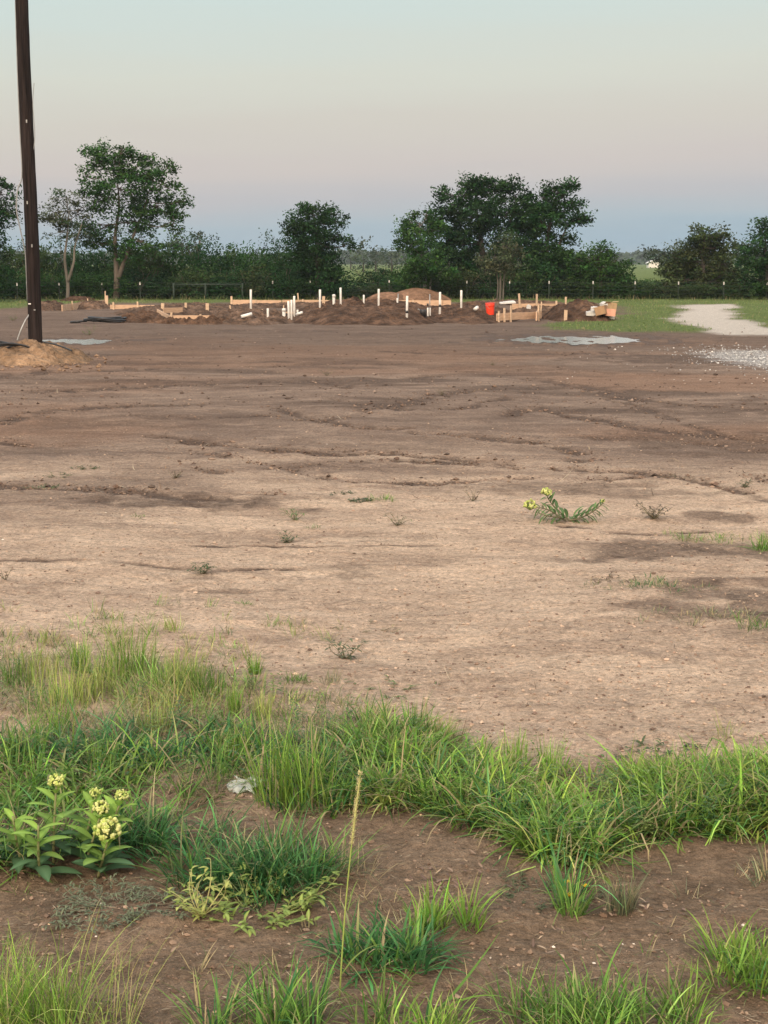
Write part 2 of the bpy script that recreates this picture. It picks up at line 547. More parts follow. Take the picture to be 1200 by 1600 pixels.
def make_ground():
    R = [0.0]
    r = .3
    while r < 1.8: R.append(r); r *= 1.12
    while r < 15: R.append(r); r *= 1.0043
    while r < 76: R.append(r); r *= 1.0085
    while r < 2500: R.append(r); r *= 1.06
    R = np.array(R)
    A = np.concatenate([np.arange(-23, 23, .12), np.arange(23, 337, 3.5)]) * math.pi / 180
    RR, AA = np.meshgrid(R, A, indexing='ij')
    x = (RR * np.sin(AA)).ravel(); y = (RR * np.cos(AA)).ravel()
    ru = rutfield(x, y)
    z = H(x, y, ru)
    damp, red, gr, soil, lane, stone, light = zones(x, y, ru)
    z = z + gr * .03 * fbm(x * 2, y * 2, 2, 90) * (np.hypot(x, y) < 80)
    n = len(A); m = len(R)
    i = np.arange(m - 1)[:, None] * n; j = np.arange(n)[None, :]; k = (j + 1) % n
    Q = np.stack([i + j, i + k, i + n + k, i + n + j], -1).reshape(-1, 4)[:, ::-1]
    mb = MB(); mb.add(np.stack([x, y, z], 1), Q, C=np.stack([damp, red, gr], 1))
    o = mb.build('ground', ground_material())
    a2 = o.data.color_attributes.new('Zone', 'FLOAT_COLOR', 'POINT')
    a2.data.foreach_set('color', np.stack([soil, np.clip(lane + 0, 0, 1), stone, light], 1).astype(np.float32).ravel())
    tag(o, kind='structure')
    return o


def ground_material():
    m = bpy.data.materials.new('bare_earth'); m.use_nodes = True
    nt = m.node_tree; N, L = nt.nodes.new, nt.links.new
    b = nt.nodes['Principled BSDF']
    geo = N('ShaderNodeNewGeometry')

    def noise(scale, det=6, rough=.6, st=(1, 1, 1), dist=0.0):
        mp = N('ShaderNodeMapping'); mp.inputs['Scale'].default_value = st
        L(geo.outputs['Position'], mp.inputs[0])
        t = N('ShaderNodeTexNoise'); t.inputs['Scale'].default_value = scale; t.inputs['Detail'].default_value = det
        t.inputs['Roughness'].default_value = rough; t.inputs['Distortion'].default_value = dist
        L(mp.outputs[0], t.inputs[0]); return t.outputs[0]

    def rng_(src, a, b_, c=0.0, d=1.0):
        t = N('ShaderNodeMapRange'); t.inputs[1].default_value = a; t.inputs[2].default_value = b_
        t.inputs[3].default_value = c; t.inputs[4].default_value = d; L(src, t.inputs[0]); return t.outputs[0]

    def mix(f, a, c, mode='MIX'):
        t = N('ShaderNodeMix'); t.data_type = 'RGBA'; t.blend_type = mode
        if isinstance(f, (int, float)): t.inputs[0].default_value = f
        else: L(f, t.inputs[0])
        for v, s in ((a, 6), (c, 7)):
            if isinstance(v, tuple): t.inputs[s].default_value = (*v, 1)
            else: L(v, t.inputs[s])
        return t.outputs[2]

    def mth(op, a, c):
        t = N('ShaderNodeMath'); t.operation = op
        for v, s in ((a, 0), (c, 1)):
            if isinstance(v, (int, float)): t.inputs[s].default_value = v
            else: L(v, t.inputs[s])
        return t.outputs[0]
    a1 = N('ShaderNodeAttribute'); a1.attribute_name = 'Col'
    s1 = N('ShaderNodeSeparateColor'); L(a1.outputs['Color'], s1.inputs[0])
    a2 = N('ShaderNodeAttribute'); a2.attribute_name = 'Zone'
    s2 = N('ShaderNodeSeparateColor'); L(a2.outputs['Color'], s2.inputs[0])
    damp, red, green = s1.outputs[0], s1.outputs[1], s1.outputs[2]
    soil, lane, stone = s2.outputs[0], s2.outputs[1], s2.outputs[2]
    light = a2.outputs['Alpha']
    streak = noise(1.3, 8, .68, (.7, 1.5, 1), .6)
    streak2 = noise(4.0, 8, .7, (.75, 1.2, 1), .8)
    mid = noise(7, 8, .7)
    fine = noise(42, 6, .7)
    grain = noise(190, 4, .75)
    base = mix(rng_(streak, .38, .62), (.205, .150, .118), (.345, .258, .198))
    base = mix(light, base, mix(rng_(streak, .35, .65), (.52, .385, .285), (.74, .57, .425)))
    soft = rng_(light, 0, 1, 1, .5)
    base = mix(mth('MULTIPLY', soft, rng_(streak2, .50, .66, 0, .62)), base, (.19, .138, .108))
    base = mix(mth('MULTIPLY', soft, rng_(mid, .50, .72, 0, .45)), base, (.24, .175, .135))
    fl = noise(16, 6, .75, (.9, 1.1, 1), .8)
    base = mix(rng_(fl, .56, .70, 0, .6), base, (.20, .145, .115))
    base = mix(rng_(fl, .42, .30, 0, .45), base, (.62, .48, .36))
    thin = noise(2.2, 10, .74, (.42, 1.6, 1), 1.1)
    base = mix(mth('MULTIPLY', soft, rng_(thin, .54, .64, 0, .72)), base, (.175, .125, .098))
    ck = mth('ABSOLUTE', mth('SUBTRACT', noise(9, 5, .6, (.8, 1.3, 1), 1.2), .5), 0)
    ckm = mth('MULTIPLY', rng_(ck, .0, .014, .55, 0), rng_(streak2, .42, .58))
    base = mix(ckm, base, (.17, .12, .095))
    base = mix(mth('MULTIPLY', red, .38), base, (.30, .165, .098))
    edge = mth('ADD', mth('MULTIPLY', fl, .35), mth('ADD', mth('MULTIPLY', mid, .25), mth('MULTIPLY', streak2, .4)))
    d2 = mth('MULTIPLY', rng_(mth('ADD', damp, mth('MULTIPLY', mth('SUBTRACT', edge, .5), -1.6)), .18, .75, 0, 1), rng_(edge, .35, .62, 1.0, .75))
    base = mix(d2, base, (.105, .074, .058))
    sbase = mix(rng_(mid, .35, .68), (.170, .122, .084), (.310, .228, .158))
    sbase = mix(rng_(streak, .48, .66, 0, .6), sbase, (.35, .255, .178))
    base = mix(soil, base, sbase)
    gcol = mix(rng_(mid, .35, .65), (.075, .115, .035), (.16, .20, .065))
    gcol = mix(rng_(streak2, .55, .7, 0, .6), gcol, (.20, .165, .10))
    base = mix(green, base, gcol)
    lcol = mix(rng_(mid, .35, .7), (.44, .395, .34), (.62, .57, .505))
    lcol = mix(rng_(streak2, .58, .68, 0, .5), lcol, (.27, .22, .16))
    base = mix(lane, base, lcol)
    vor = N('ShaderNodeTexVoronoi'); vor.inputs['Scale'].default_value = 22
    L(geo.outputs['Position'], vor.inputs[0])
    scol = mix(rng_(vor.outputs['Distance'], .1, .6), (.70, .69, .66), (.30, .29, .28))
    base = mix(mth('MULTIPLY', stone, rng_(mid, .3, .55, .25, 1)), base, scol)
    sc = N('ShaderNodeVectorMath'); sc.operation = 'SCALE'
    L(base, sc.inputs[0])
    L(mth('MULTIPLY', rng_(fine, .3, .7, .60, 1.36), rng_(grain, .3, .7, .68, 1.30)), sc.inputs['Scale'])
    L(sc.outputs[0], b.inputs['Base Color'])
    L(rng_(damp, .5, 1, .95, .6), b.inputs['Roughness'])
    b.inputs['Specular IOR Level'].default_value = .06
    h = mth('ADD', mth('MULTIPLY', mid, .045), mth('ADD', mth('MULTIPLY', fine, .024), mth('MULTIPLY', grain, .007)))
    h = mth('ADD', h, mth('ADD', mth('MULTIPLY', streak2, .05), mth('MULTIPLY', fl, .03)))
    bp = N('ShaderNodeBump'); bp.inputs['Strength'].default_value = 1.0; bp.inputs['Distance'].default_value = 1.0
    L(h, bp.inputs['Height']); L(bp.outputs[0], b.inputs['Normal'])
    return m


make_ground()


def make_water():
    m = bpy.data.materials.new('muddy_water'); m.use_nodes = True
    nt = m.node_tree; b = nt.nodes['Principled BSDF']
    b.inputs['Base Color'].default_value = (.38, .40, .39, 1)
    b.inputs['Roughness'].default_value = .14
    b.inputs['IOR'].default_value = 1.33
    b.inputs['Specular IOR Level'].default_value = .8
    n = nt.nodes.new('ShaderNodeTexNoise'); n.inputs['Scale'].default_value = 3; n.inputs['Detail'].default_value = 4
    bp = nt.nodes.new('ShaderNodeBump'); bp.inputs['Strength'].default_value = .2; bp.inputs['Distance'].default_value = .01
    g = nt.nodes.new('ShaderNodeNewGeometry')
    nt.links.new(g.outputs['Position'], n.inputs[0]); nt.links.new(n.outputs[0], bp.inputs['Height'])
    nt.links.new(bp.outputs[0], b.inputs['Normal'])
    for k, (cs, lev) in enumerate((((900, 955, 850), -.012), ((125, 98), -.012))):
        P = [q for q, s in zip(PUDG, PUD) if s[0] in cs]
        x0 = min(p[0] - p[2] * 1.6 for p in P); x1 = max(p[0] + p[2] * 1.6 for p in P)
        y0 = min(p[1] - p[3] * 2.6 for p in P); y1 = max(p[1] + p[3] * 2.6 for p in P)
        gx = np.linspace(x0, x1, 90); gy = np.linspace(y0, y1, 90)
        X, Y = np.meshgrid(gx, gy, indexing='ij')
        w = pud(X, Y)
        idx = np.arange(8100).reshape(90, 90)
        Q = np.stack([idx[:-1, :-1], idx[1:, :-1], idx[1:, 1:], idx[:-1, 1:]], -1)
        keep = (w[:-1, :-1] + w[1:, 1:]) > .7
        Q = Q[keep]
        used = np.unique(Q); remap = -np.ones(8100, int); remap[used] = np.arange(len(used))
        V = np.stack([X.ravel(), Y.ravel(), np.full(8100, lev)], 1)[used]
        o = MB().add(V, remap[Q]).build('puddle', m)
        tag(o, kind='structure')


make_water()

# ---------------------------------------------------------------- earth piles
PILES = []


def add_pile(px, pybase, halfpx, topy, depth, col, label, cat='dirt pile', name='dirt_pile', rough=.5, seed=0, flat=1.0, matn='soil', group=None, Yc=None):
    """pile whose front foot is seen at pybase; half width in px, crest at topy, depth = half depth in m"""
    _, yf = gp(px, pybase)
    Y = yf + depth if Yc is None else Yc
    cx = (px - 600) / F * Y * 1.01
    rx = halfpx / F * Y
    h = EYE - (topy - HZ) / F * Y
    p = dict(c=(float(cx), float(Y)), rx=rx, ry=depth, h=h, col=col, label=label, cat=cat, name=name, rough=rough, seed=seed, flat=flat, mat=matn, group=group)
    PILES.append(p)
    return p


def pile_h(p, x, y):
    u = (x - p['c'][0]) / p['rx']; v = (y - p['c'][1]) / p['ry']
    ang = np.arctan2(v, u)
    sd_ = p['seed']
    wob = 1 + .28 * (fbm(np.cos(ang) * 1.6 + 4, np.sin(ang) * 1.6 + 4, 3, 200 + sd_) - .5) * (1 + p['rough'])
    r = np.hypot(u, v) / wob
    prof = np.clip(1 - r ** (2 * p['flat']), 0, 1) ** (.9)
    n = fbm(x * 1.1, y * 1.1, 2, 230 + sd_) * .5 + fbm(x * 3.2, y * 3.2, 3, 240 + sd_) * .5
    n2 = fbm(x * 8, y * 8, 3, 250 + sd_)
    z = p['h'] * prof * (1 + p['rough'] * (n - .5) * 1.9) + p['rough'] * (.30 if p['mat'] == 'soil' else .16) * (n2 - .45) * np.clip(prof * 3, 0, 1)
    return np.where(r < 1, z, -.06 * (r - 1) * 4) , r


BRN = (.120, .074, .050); BRN2 = (.155, .102, .072); TAN = (.30, .20, .125); SND = (.25, .150, .095)
add_pile(48, 570, 108, 534, 1.15, TAN, 'crumbly orange-tan sand mound heaped round the foot of the utility pole', 'sand pile', 'sand_pile', 1.0, 1, .8, 'sand', Yc=25.35)
add_pile(228, 506, 42, 487, 1.2, BRN, 'small peaked brown dirt pile beside the black pipe coil', seed=2, rough=.6)
add_pile(310, 507, 75, 496.0, .6, BRN, 'low dark dirt ridge in front of the pale corner form board', seed=3, rough=.9)
add_pile(400, 507, 85, 484, 3.2, BRN2, 'broad low spread of turned soil right of the corner form board', seed=4, rough=.7)
add_pile(300, 494, 110, 475, 4.5, BRN2, 'flat brown fill lying in the left part of the foundation site', seed=5, rough=.55)
add_pile(570, 509, 135, 472, 5.5, BRN, 'large lumpy dark berm of clay soil in the middle of the site', seed=6, rough=.55, flat=1.5)
add_pile(720, 505, 95, 476, 4.5, BRN, 'dark churned soil bank around the red bucket', seed=7, rough=.55)
add_pile(900, 503, 55, 466, 2.2, BRN, 'tall pointed dark dirt pile at the right end of the site', seed=8, rough=.5, flat=.75)
add_pile(835, 494, 50, 478, 2.0, BRN2, 'low soil heap between the two right hand form boards', seed=9, rough=.6)
add_pile(86, 487, 26, 470.5, 1.5, BRN2, 'small brown heap just right of the utility pole', seed=10, rough=.5)
add_pile(150, 484, 34, 470, 1.6, BRN2, 'brown soil heap along the slanting board on the left', seed=11, rough=.55)
add_pile(131, 471, 26, 462.5, 1.4, BRN, 'dark brown heap behind the slanting board near the pale twin trunk', seed=12, rough=.4)
add_pile(606, 472.3, 38, 454.5, 1.5, SND, 'smaller smooth mound of reddish sand at the back of the site', 'sand pile', 'sand_pile', .10, 13, .95, 'sand')
add_pile(650, 471.8, 52, 448.5, 2.0, SND, 'larger smooth mound of reddish sand at the back of the site', 'sand pile', 'sand_pile', .10, 14, .85, 'sand')
add_pile(800, 477, 90, 468.5, 1.6, BRN2, 'long low dark soil heap behind the bucket', seed=15, rough=.5)
add_pile(470, 482, 120, 472.5, 2.5, BRN2, 'long low soil heap in front of the back form boards', seed=16, rough=.5)


def make_piles():
    for p in PILES:
        m = 64; n = 150
        big = p['rx'] > 2
        rr = np.linspace(0, 1.12, m); th = np.linspace(0, 2 * np.pi, n, endpoint=False)
        R_, T_ = np.meshgrid(rr, th, indexing='ij')
        wob = 1.2
        x = p['c'][0] + p['rx'] * wob * R_ * np.cos(T_); y = p['c'][1] + p['ry'] * wob * R_ * np.sin(T_)
        z, r = pile_h(p, x, y)
        z = z + H(x, y) * .6
        i = np.arange(m - 1)[:, None] * n; j = np.arange(n)[None, :]; k = (j + 1) % n
        Q = np.stack([i + j, i + n + j, i + n + k, i + k], -1).reshape(-1, 4)
        nn = fbm(x * 2.5, y * 2.5, 4, 300 + p['seed'])
        C = np.array(p['col'])[None, :] * (.35 + 1.3 * nn.ravel()[:, None]) * (1 + (.5 if p['mat'] == 'soil' else .1) * (fbm(x * 7, y * 4, 3, 320).ravel()[:, None] - .5) * 2)
        o = MB().add(np.stack([x, y, z], -1).reshape(-1, 3), Q, C=C).build(p['name'], M[p['mat']], origin=(p['c'][0], p['c'][1], 0))
        tag(o, p['label'], p['cat'], 'heaps of earth about the building site' if p['mat'] == 'soil' else None)


make_piles()


def Tz(x, y):
    z = H(x, y, (np.zeros(np.shape(x)), np.zeros(np.shape(x))))
    for p in PILES:
        k = (np.abs(x - p['c'][0]) < p['rx'] * 1.3) & (np.abs(y - p['c'][1]) < p['ry'] * 1.3)
        if k.any(): z[k] = np.maximum(z[k], pile_h(p, x[k], y[k])[0])
    return z


def hit(px, py):
    """first terrain point (with piles) along the sight line"""
    u, dy, dz = ray(px, py)
    t = np.arange(15, 80, .05)
    x, y, z = u * t, dy * t, EYE + dz * t
    k = np.nonzero(z < Tz(x, y) + .004)[0]
    i = k[0] if len(k) else -1
    return np.array([x[i], y[i], z[i]])


# ---------------------------------------------------------------- trees
def rand_unit(n):
    v = rng.normal(size=(n, 3)); return v / np.linalg.norm(v, axis=1)[:, None]


def leaves(mb, P, size, col, asp=.5, up=.35):
    """one small pointed leaf (a quad) at every point"""
    n = len(P)
    nrm = rand_unit(n); nrm[:, 2] = np.abs(nrm[:, 2]) + up
    nrm /= np.linalg.norm(nrm, axis=1)[:, None]
    t = np.cross(nrm, rand_unit(n)); t /= np.linalg.norm(t, axis=1)[:, None] + 1e-9
    b = np.cross(nrm, t)
    s = size[:, None] if np.ndim(size) else size
    V = np.stack([P - t * s * .5, P + b * s * asp * .5 - t * s * .05, P + t * s * .5, P - b * s * asp * .5 - t * s * .05], 1)
    Q = np.arange(4 * n).reshape(n, 4)
    mb.add(V.reshape(-1, 3), Q, C=np.repeat(col, 4, axis=0))


def crown_points(blobs, per, spread, clus=.30, hollow=.45):
    """blobs: (x,y,z,rx,ry,rz) -> cluster centres and leaf positions"""
    P = []; K = []; CC = []
    k = 0
    for (x, y, z, rx, ry, rz) in blobs:
        vol = (rx * ry * rz) ** (2 / 3)
        nc = max(6, int(vol * spread))
        d = rand_unit(nc)
        r = (hollow + (1 - hollow) * rng.random(nc) ** .6)
        r = np.where(rng.random(nc) < .10, r * 1.16, r)
        c = np.stack([x + d[:, 0] * rx * r, y + d[:, 1] * ry * r, z + d[:, 2] * rz * r], 1)
        for q in c:
            m = int(per * (.5 + rng.random()))
            sc = clus * (.6 + .8 * rng.random())
            e = np.clip(rng.normal(size=(m, 3)), -1.7, 1.7) * np.array([sc, sc, sc * .55]) * .62
            # clusters hang along a short outward twig
            tw = rng.random(m)[:, None] * (q - np.array([x, y, z])) / (np.linalg.norm(q - np.array([x, y, z])) + 1e-6) * sc * .9
            P.append(q + e + tw); K.append(np.full(m, k)); k += 1
        CC.append(c)
    return np.concatenate(P), np.concatenate(K), np.concatenate(CC)


def limb(p0, p1, r0, r1, sag=.12, k=7):
    t = np.linspace(0, 1, k)[:, None]
    p = p0 + (p1 - p0) * t
    L_ = np.linalg.norm(p1 - p0)
    off = (rand_unit(1) * L_ * .10)
    p = p + np.sin(t * math.pi) * off + np.sin(t * math.pi) * np.array([0, 0, -sag * L_ * .5])
    p[1:-1] += rng.normal(size=(k - 2, 3)) * L_ * .018
    return p, np.linspace(r0, r1, k)


def tree(name, label, basepx, Y, trunks, blobs, col, dens=1.0, leaf=.13, barkc=(.12, .10, .085), group='trees along the back fence', cat='tree', twigs=True, var=.5, per=44, hollow=.45, clus=.27, depth=1.0):
    bx = (basepx - 600) / F * Y
    bz = float(H(np.array([bx]), np.array([Y]))[0])
    root = empty(name, (bx, Y, bz))
    o3 = np.array([bx, Y, bz])
    sc = Y / F
    W = []
    for (px, py, rx, ry) in blobs:
        c = at(px, py, Y)
        dz = (rng.random() - .5) * rx * sc * .9 * depth
        k = 1 + dz / Y
        W.append((c[0] * k, Y + dz, EYE + (c[2] - EYE) * k, rx * sc * .92, (rx + ry) * .5 * sc * .95 * depth, ry * sc * .9))
    tb = MB()
    tips = []
    bc = np.array(barkc) * np.array([.62, .66, .70])
    for tr in trunks:
        pts = np.array([at(a, b, Y + (0 if i == 0 else (rng.random() - .5) * .15)) for i, (a, b, r) in enumerate(tr)])
        if tr[0][1] > 460: pts[0, 2] = bz - .15
        rad = np.array([r for _, _, r in tr]) * .75
        sp = smooth_line(np.hstack([pts, rad[:, None]]), 5)
        tb.tube(sp[:, :3], sp[:, 3], 9, C=bc, jit=.12)
        tips.append(sp)
    allp = np.vstack([t for t in tips]) if tips else np.array([[bx, Y, bz, .1]])
    P, K, CCn = crown_points(W, per, (26 if Y > 100 else 82) * dens, clus, hollow)
    # limbs from trunk to blob centres, twigs from there to leaf clusters
    for w in W:
        c = np.array(w[:3])
        cand = allp[(allp[:, 2] < c[2] + .1)]
        if len(cand) == 0: cand = allp
        sel = cand[np.argmin(np.linalg.norm(cand[:, :3] - c, axis=1) + .35 * (cand[:, 2].max() - cand[:, 2]))]
        lp, lr = limb(sel[:3], c, min(sel[3] * .6, .07), .022)
        tb.tube(lp, lr, 6, C=bc * (.7 + .5 * rng.random()), cap=False)
        if twigs:
            for _ in range(int(5 + 9 * w[3])):
                d = rand_unit(1)[0]
                e = c + d * np.array(w[3:6]) * (.75 + .35 * rng.random())
                s = lp[rng.integers(3, len(lp))]
                q, qr = limb(s, e, .016, .006, .05, 5)
                tb.tube(q, qr, 4, C=bc * .8, cap=False)
    V = tb.build('trunk', M['bark'], root, origin=None)
    V.matrix_parent_inverse.identity()
    V.location = (-bx, -Y, -bz)
    nk = K.max() + 1
    ck = 1 + var * (rng.random((nk, 1)) - .5) * 2
    hue = rng.normal(size=(nk, 3)) * np.array([.12, .05, .06])
    C = np.array(col)[None, :] * ck[K] * (1 + hue[K]) * (1 + .25 * (rng.random((len(P), 1)) - .5))
    cm = MB()
    keep = P[:, 2] > bz + .03
    leaves(cm, P[keep], leaf * (.6 + .8 * rng.random(keep.sum())), np.clip(C[keep], 0, 1))
    c = cm.build('crown', M['leaf'], root, smooth=False)
    c.location = (-bx, -Y, -bz)
    tag(root, label, cat, group)
    return root


DK = (.025, .066, .022); DK2 = (.023, .058, .021); MG = (.038, .090, .026); GG = (.070, .090, .052); OL = (.048, .070, .028)

tree('broadleaf_tree', 'tall tree with forked pale trunk and high spreading crown, left of centre field', 183, 66,
     [[(181, 472, .21), (182, 440, .16), (181, 405, .13), (180, 370, .10), (186, 320, .06), (183, 280, .03)],
      [(184, 436, .15), (192, 414, .12), (206, 375, .08), (224, 330, .05), (232, 300, .025)]],
     [(150, 242, 18, 15), (172, 252, 34, 22), (212, 262, 34, 24), (252, 288, 26, 22), (188, 296, 42, 30), (246, 322, 32, 25), (148, 306, 24, 24),
      (205, 345, 38, 24), (152, 352, 26, 18), (272, 345, 12, 20), (225, 378, 26, 15), (262, 262, 12, 9), (160, 380, 26, 14), (135, 275, 10, 12),
      (283, 316, 9, 6), (190, 235, 14, 8), (232, 248, 12, 8), (200, 395, 22, 12)], MG, dens=.85, leaf=.14, barkc=(.17, .135, .105))
tree('broadleaf_tree', 'slim sparse tree with pale twin trunk just right of the utility pole', 106, 65,
     [[(105, 474, .12), (106, 445, .10), (101, 405, .08), (105, 370, .05), (108, 330, .025)],
      [(106, 440, .09), (115, 410, .07), (117, 385, .05), (128, 350, .03)]],
     [(84, 332, 20, 15), (104, 308, 18, 13), (112, 342, 18, 14), (90, 362, 18, 11), (126, 326, 14, 16), (72, 342, 10, 9), (120, 372, 16, 12), (97, 345, 14, 10)],
     (.062, .085, .048), dens=.62, leaf=.12, barkc=(.26, .225, .18))
tree('broadleaf_tree', 'dark dense tree cut by the left edge of the view', -25, 62,
     [[(-25, 475, .2), (-22, 420, .15), (-20, 360, .1), (-12, 310, .05)]],
     [(-30, 325, 42, 34), (2, 300, 20, 20), (12, 332, 16, 14), (-12, 372, 24, 28), (-8, 420, 26, 26), (-50, 380, 35, 40), (-20, 450, 30, 20), (-55, 290, 30, 20)],
     DK, dens=1.1)
tree('broadleaf_tree', 'single dark upright tree with leaves to the ground, in the middle of the tree line', 498, 66,
     [[(498, 474, .2), (497, 430, .16), (495, 380, .1), (490, 335, .04)]],
     [(490, 347, 32, 22), (494, 375, 40, 26), (500, 408, 38, 28), (466, 354, 17, 17), (524, 370, 18, 9), (541, 380, 9, 7), (487, 326, 12, 8),
      (513, 336, 15, 12), (500, 438, 40, 22), (470, 395, 20, 22), (528, 345, 10, 8), (480, 330, 10, 6), (515, 440, 26, 20)], DK2, dens=1.25, hollow=.3)
tree('broadleaf_tree', 'rounded dark tree with a thin pale leaning stem at the left of the big clump', 655, 65,
     [[(662, 474, .13), (664, 440, .11), (660, 400, .08), (655, 355, .04)],
      [(671, 476, .06), (673, 440, .055), (677, 418, .05), (684, 400, .035)]],
     [(655, 348, 22, 17), (648, 375, 24, 22), (664, 405, 30, 28), (636, 378, 13, 14), (678, 358, 17, 18), (690, 425, 28, 20), (650, 430, 24, 22), (640, 348, 8, 8), (668, 336, 8, 7)],
     MG, dens=1.15, barkc=(.26, .24, .22), hollow=.35)
tree('broadleaf_tree', 'widest and tallest dark tree of the clump right of centre', 760, 69,
     [[(756, 474, .28), (758, 430, .22), (752, 380, .16), (745, 330, .08), (742, 300, .04)],
      [(760, 435, .2), (780, 390, .14), (800, 340, .08), (805, 310, .03)]],
     [(702, 318, 21, 17), (738, 302, 28, 20), (764, 292, 26, 11), (702, 345, 25, 22), (745, 338, 34, 26), (806, 304, 26, 18), (788, 338, 38, 30), (728, 378, 38, 28),
      (800, 392, 44, 36), (700, 415, 30, 28), (760, 430, 48, 26), (690, 300, 8, 8), (785, 290, 14, 9), (822, 340, 26, 30), (735, 284, 8, 5), (700, 375, 24, 20)],
     DK2, dens=1.15, leaf=.15, hollow=.35)
tree('broadleaf_tree', 'ragged dark tree forming the right shoulder of the big clump', 858, 68,
     [[(856, 474, .22), (858, 430, .17), (855, 380, .12), (866, 320, .05)],
      [(857, 425, .14), (875, 380, .08), (890, 345, .03)]],
     [(856, 312, 22, 19), (876, 296, 18, 9), (892, 290, 10, 6), (878, 326, 22, 15), (903, 344, 14, 7), (888, 345, 16, 10), (845, 345, 32, 25), (855, 385, 28, 25), (884, 372, 14, 9),
      (838, 425, 34, 30), (868, 425, 26, 28), (898, 316, 8, 5), (912, 338, 7, 4), (880, 400, 16, 14)], DK, dens=1.2, leaf=.14, hollow=.3)
tree('small_tree', 'small grey-green tree with slim bare trunks in front of the big dark clump', 783, 61,
     [[(781, 476, .07), (782, 440, .06), (781, 410, .03)], [(786, 474, .05), (787, 440, .045), (792, 405, .02)], [(776, 476, .05), (778, 440, .04), (772, 410, .02)]],
     [(785, 380, 19, 14), (773, 402, 21, 14), (797, 402, 19, 16), (782, 422, 22, 10), (765, 418, 12, 8)], GG, dens=1.0, leaf=.11, barkc=(.17, .15, .12), cat='small tree')
tree('broadleaf_tree', 'low round green tree just right of the big dark clump', 940, 67,
     [[(940, 474, .14), (938, 430, .1), (935, 400, .05)]],
     [(932, 400, 25, 14), (915, 424, 28, 22), (956, 414, 26, 20), (940, 438, 44, 22), (974, 428, 12, 17), (903, 405, 10, 10), (945, 388, 12, 8)], MG, dens=1.1, hollow=.35)
tree('broadleaf_tree', 'broad olive-green tree above the gravel lane at the right', 1100, 68,
     [[(1098, 474, .2), (1100, 440, .16), (1098, 400, .1), (1102, 370, .05)]],
     [(1102, 372, 22, 14), (1122, 386, 26, 20), (1074, 392, 26, 16), (1058, 408, 21, 16), (1092, 412, 46, 26), (1132, 412, 22, 28), (1127, 368, 10, 8), (1097, 360, 9, 6),
      (1060, 432, 32, 20), (1120, 440, 40, 20), (1078, 375, 10, 8)], OL, dens=1.05, barkc=(.15, .12, .1), hollow=.35)
tree('broadleaf_tree', 'dark tree cut by the right edge of the view', 1205, 66,
     [[(1205, 474, .2), (1200, 430, .15), (1195, 380, .08)]],
     [(1190, 368, 18, 16), (1180, 400, 20, 26), (1212, 398, 28, 40), (1194, 352, 9, 6), (1230, 370, 26, 26), (1195, 440, 30, 22)], DK, dens=1.1)

# trees farther out, beyond the fence
FARG = 'distant trees beyond the fence'
tree('broadleaf_tree', 'distant pair of round crowns rising over the hedge right of the tall forked tree', 300, 130, [[(285, 440, .2), (285, 380, .1)], [(312, 440, .2), (312, 375, .1)]],
     [(284, 379, 13, 11), (312, 376, 15, 13), (298, 392, 26, 10), (268, 382, 6, 5)], (.05, .075, .042), dens=.5, leaf=.26, clus=.6, group=FARG, twigs=False)
for (px, blobs, Y, lab) in [
    (568, [(566, 393, 4, 9), (566, 406, 6, 8)], 230, 'slim distant tree standing alone in the gap of the tree line'),
    (587, [(580, 402, 9, 7), (594, 400, 9, 8), (588, 412, 15, 8)], 240, 'distant rounded tree in the gap, right of the slim one'),
    (612, [(606, 396, 11, 8), (614, 408, 15, 10)], 235, 'distant tree with twin bumps in the middle of the gap'),
    (633, [(630, 397, 12, 9), (638, 408, 16, 12)], 225, 'distant tree almost touching the big clump from the left'),
    (548, [(548, 402, 9, 6), (552, 412, 12, 8)], 300, 'faint distant tree just right of the single upright tree')]:
    tree('broadleaf_tree', lab, px, Y, [[(px, 428, .2), (px, 405, .12)]], blobs, (.055, .080, .05), dens=.22, leaf=.5, clus=1.1, group=FARG, twigs=False, per=22)
tree('broadleaf_tree', 'distant dark tree beside the small white shed', 1040, 150, [[(1040, 430, .2), (1042, 400, .1)]],
     [(1028, 396, 12, 8), (1040, 402, 16, 12), (1056, 394, 18, 9), (1062, 405, 18, 12)], (.04, .065, .035), dens=.45, leaf=.3, clus=.7, group=FARG, twigs=False)
tree('broadleaf_tree', 'distant dark tree behind and between the two right hand trees', 1165, 120, [[(1165, 440, .2), (1165, 400, .1)]],
     [(1165, 388, 16, 12), (1172, 402, 20, 16), (1150, 398, 14, 14)], (.04, .065, .035), dens=.5, leaf=.26, clus=.6, group=FARG, twigs=False)


def far_treeline():
    """the wooded horizon, one mass"""
    cm = MB()
    a = np.radians(np.arange(-60, 60, .09))
    n = len(a)
    hgt = 3.2 + 5.5 * fbm(a * 30, a * 0 + 3, 4, 400) ** 1.5
    for layer in range(5):
        r = 720 + 110 * rng.random(n) + 15 * layer
        m = 7
        t = np.tile(rng.random((n, m)), 1)
        x = (r * np.sin(a))[:, None] + rng.normal(size=(n, m)) * 2
        y = (r * np.cos(a))[:, None] + rng.normal(size=(n, m)) * 4
        z = hgt[:, None] * t
        P = np.stack([x, y, z], -1).reshape(-1, 3)
        C = np.array((.05, .078, .045))[None] * (.7 + .6 * rng.random((len(P), 1)))
        leaves(cm, P, 2.2 + 1.6 * rng.random(len(P)), C, asp=.9)
    o = cm.build('distant_woodland', M['leaf'], smooth=False)
    tag(o, 'blue-green line of far woodland along the horizon', 'woodland', kind='stuff')


far_treeline()


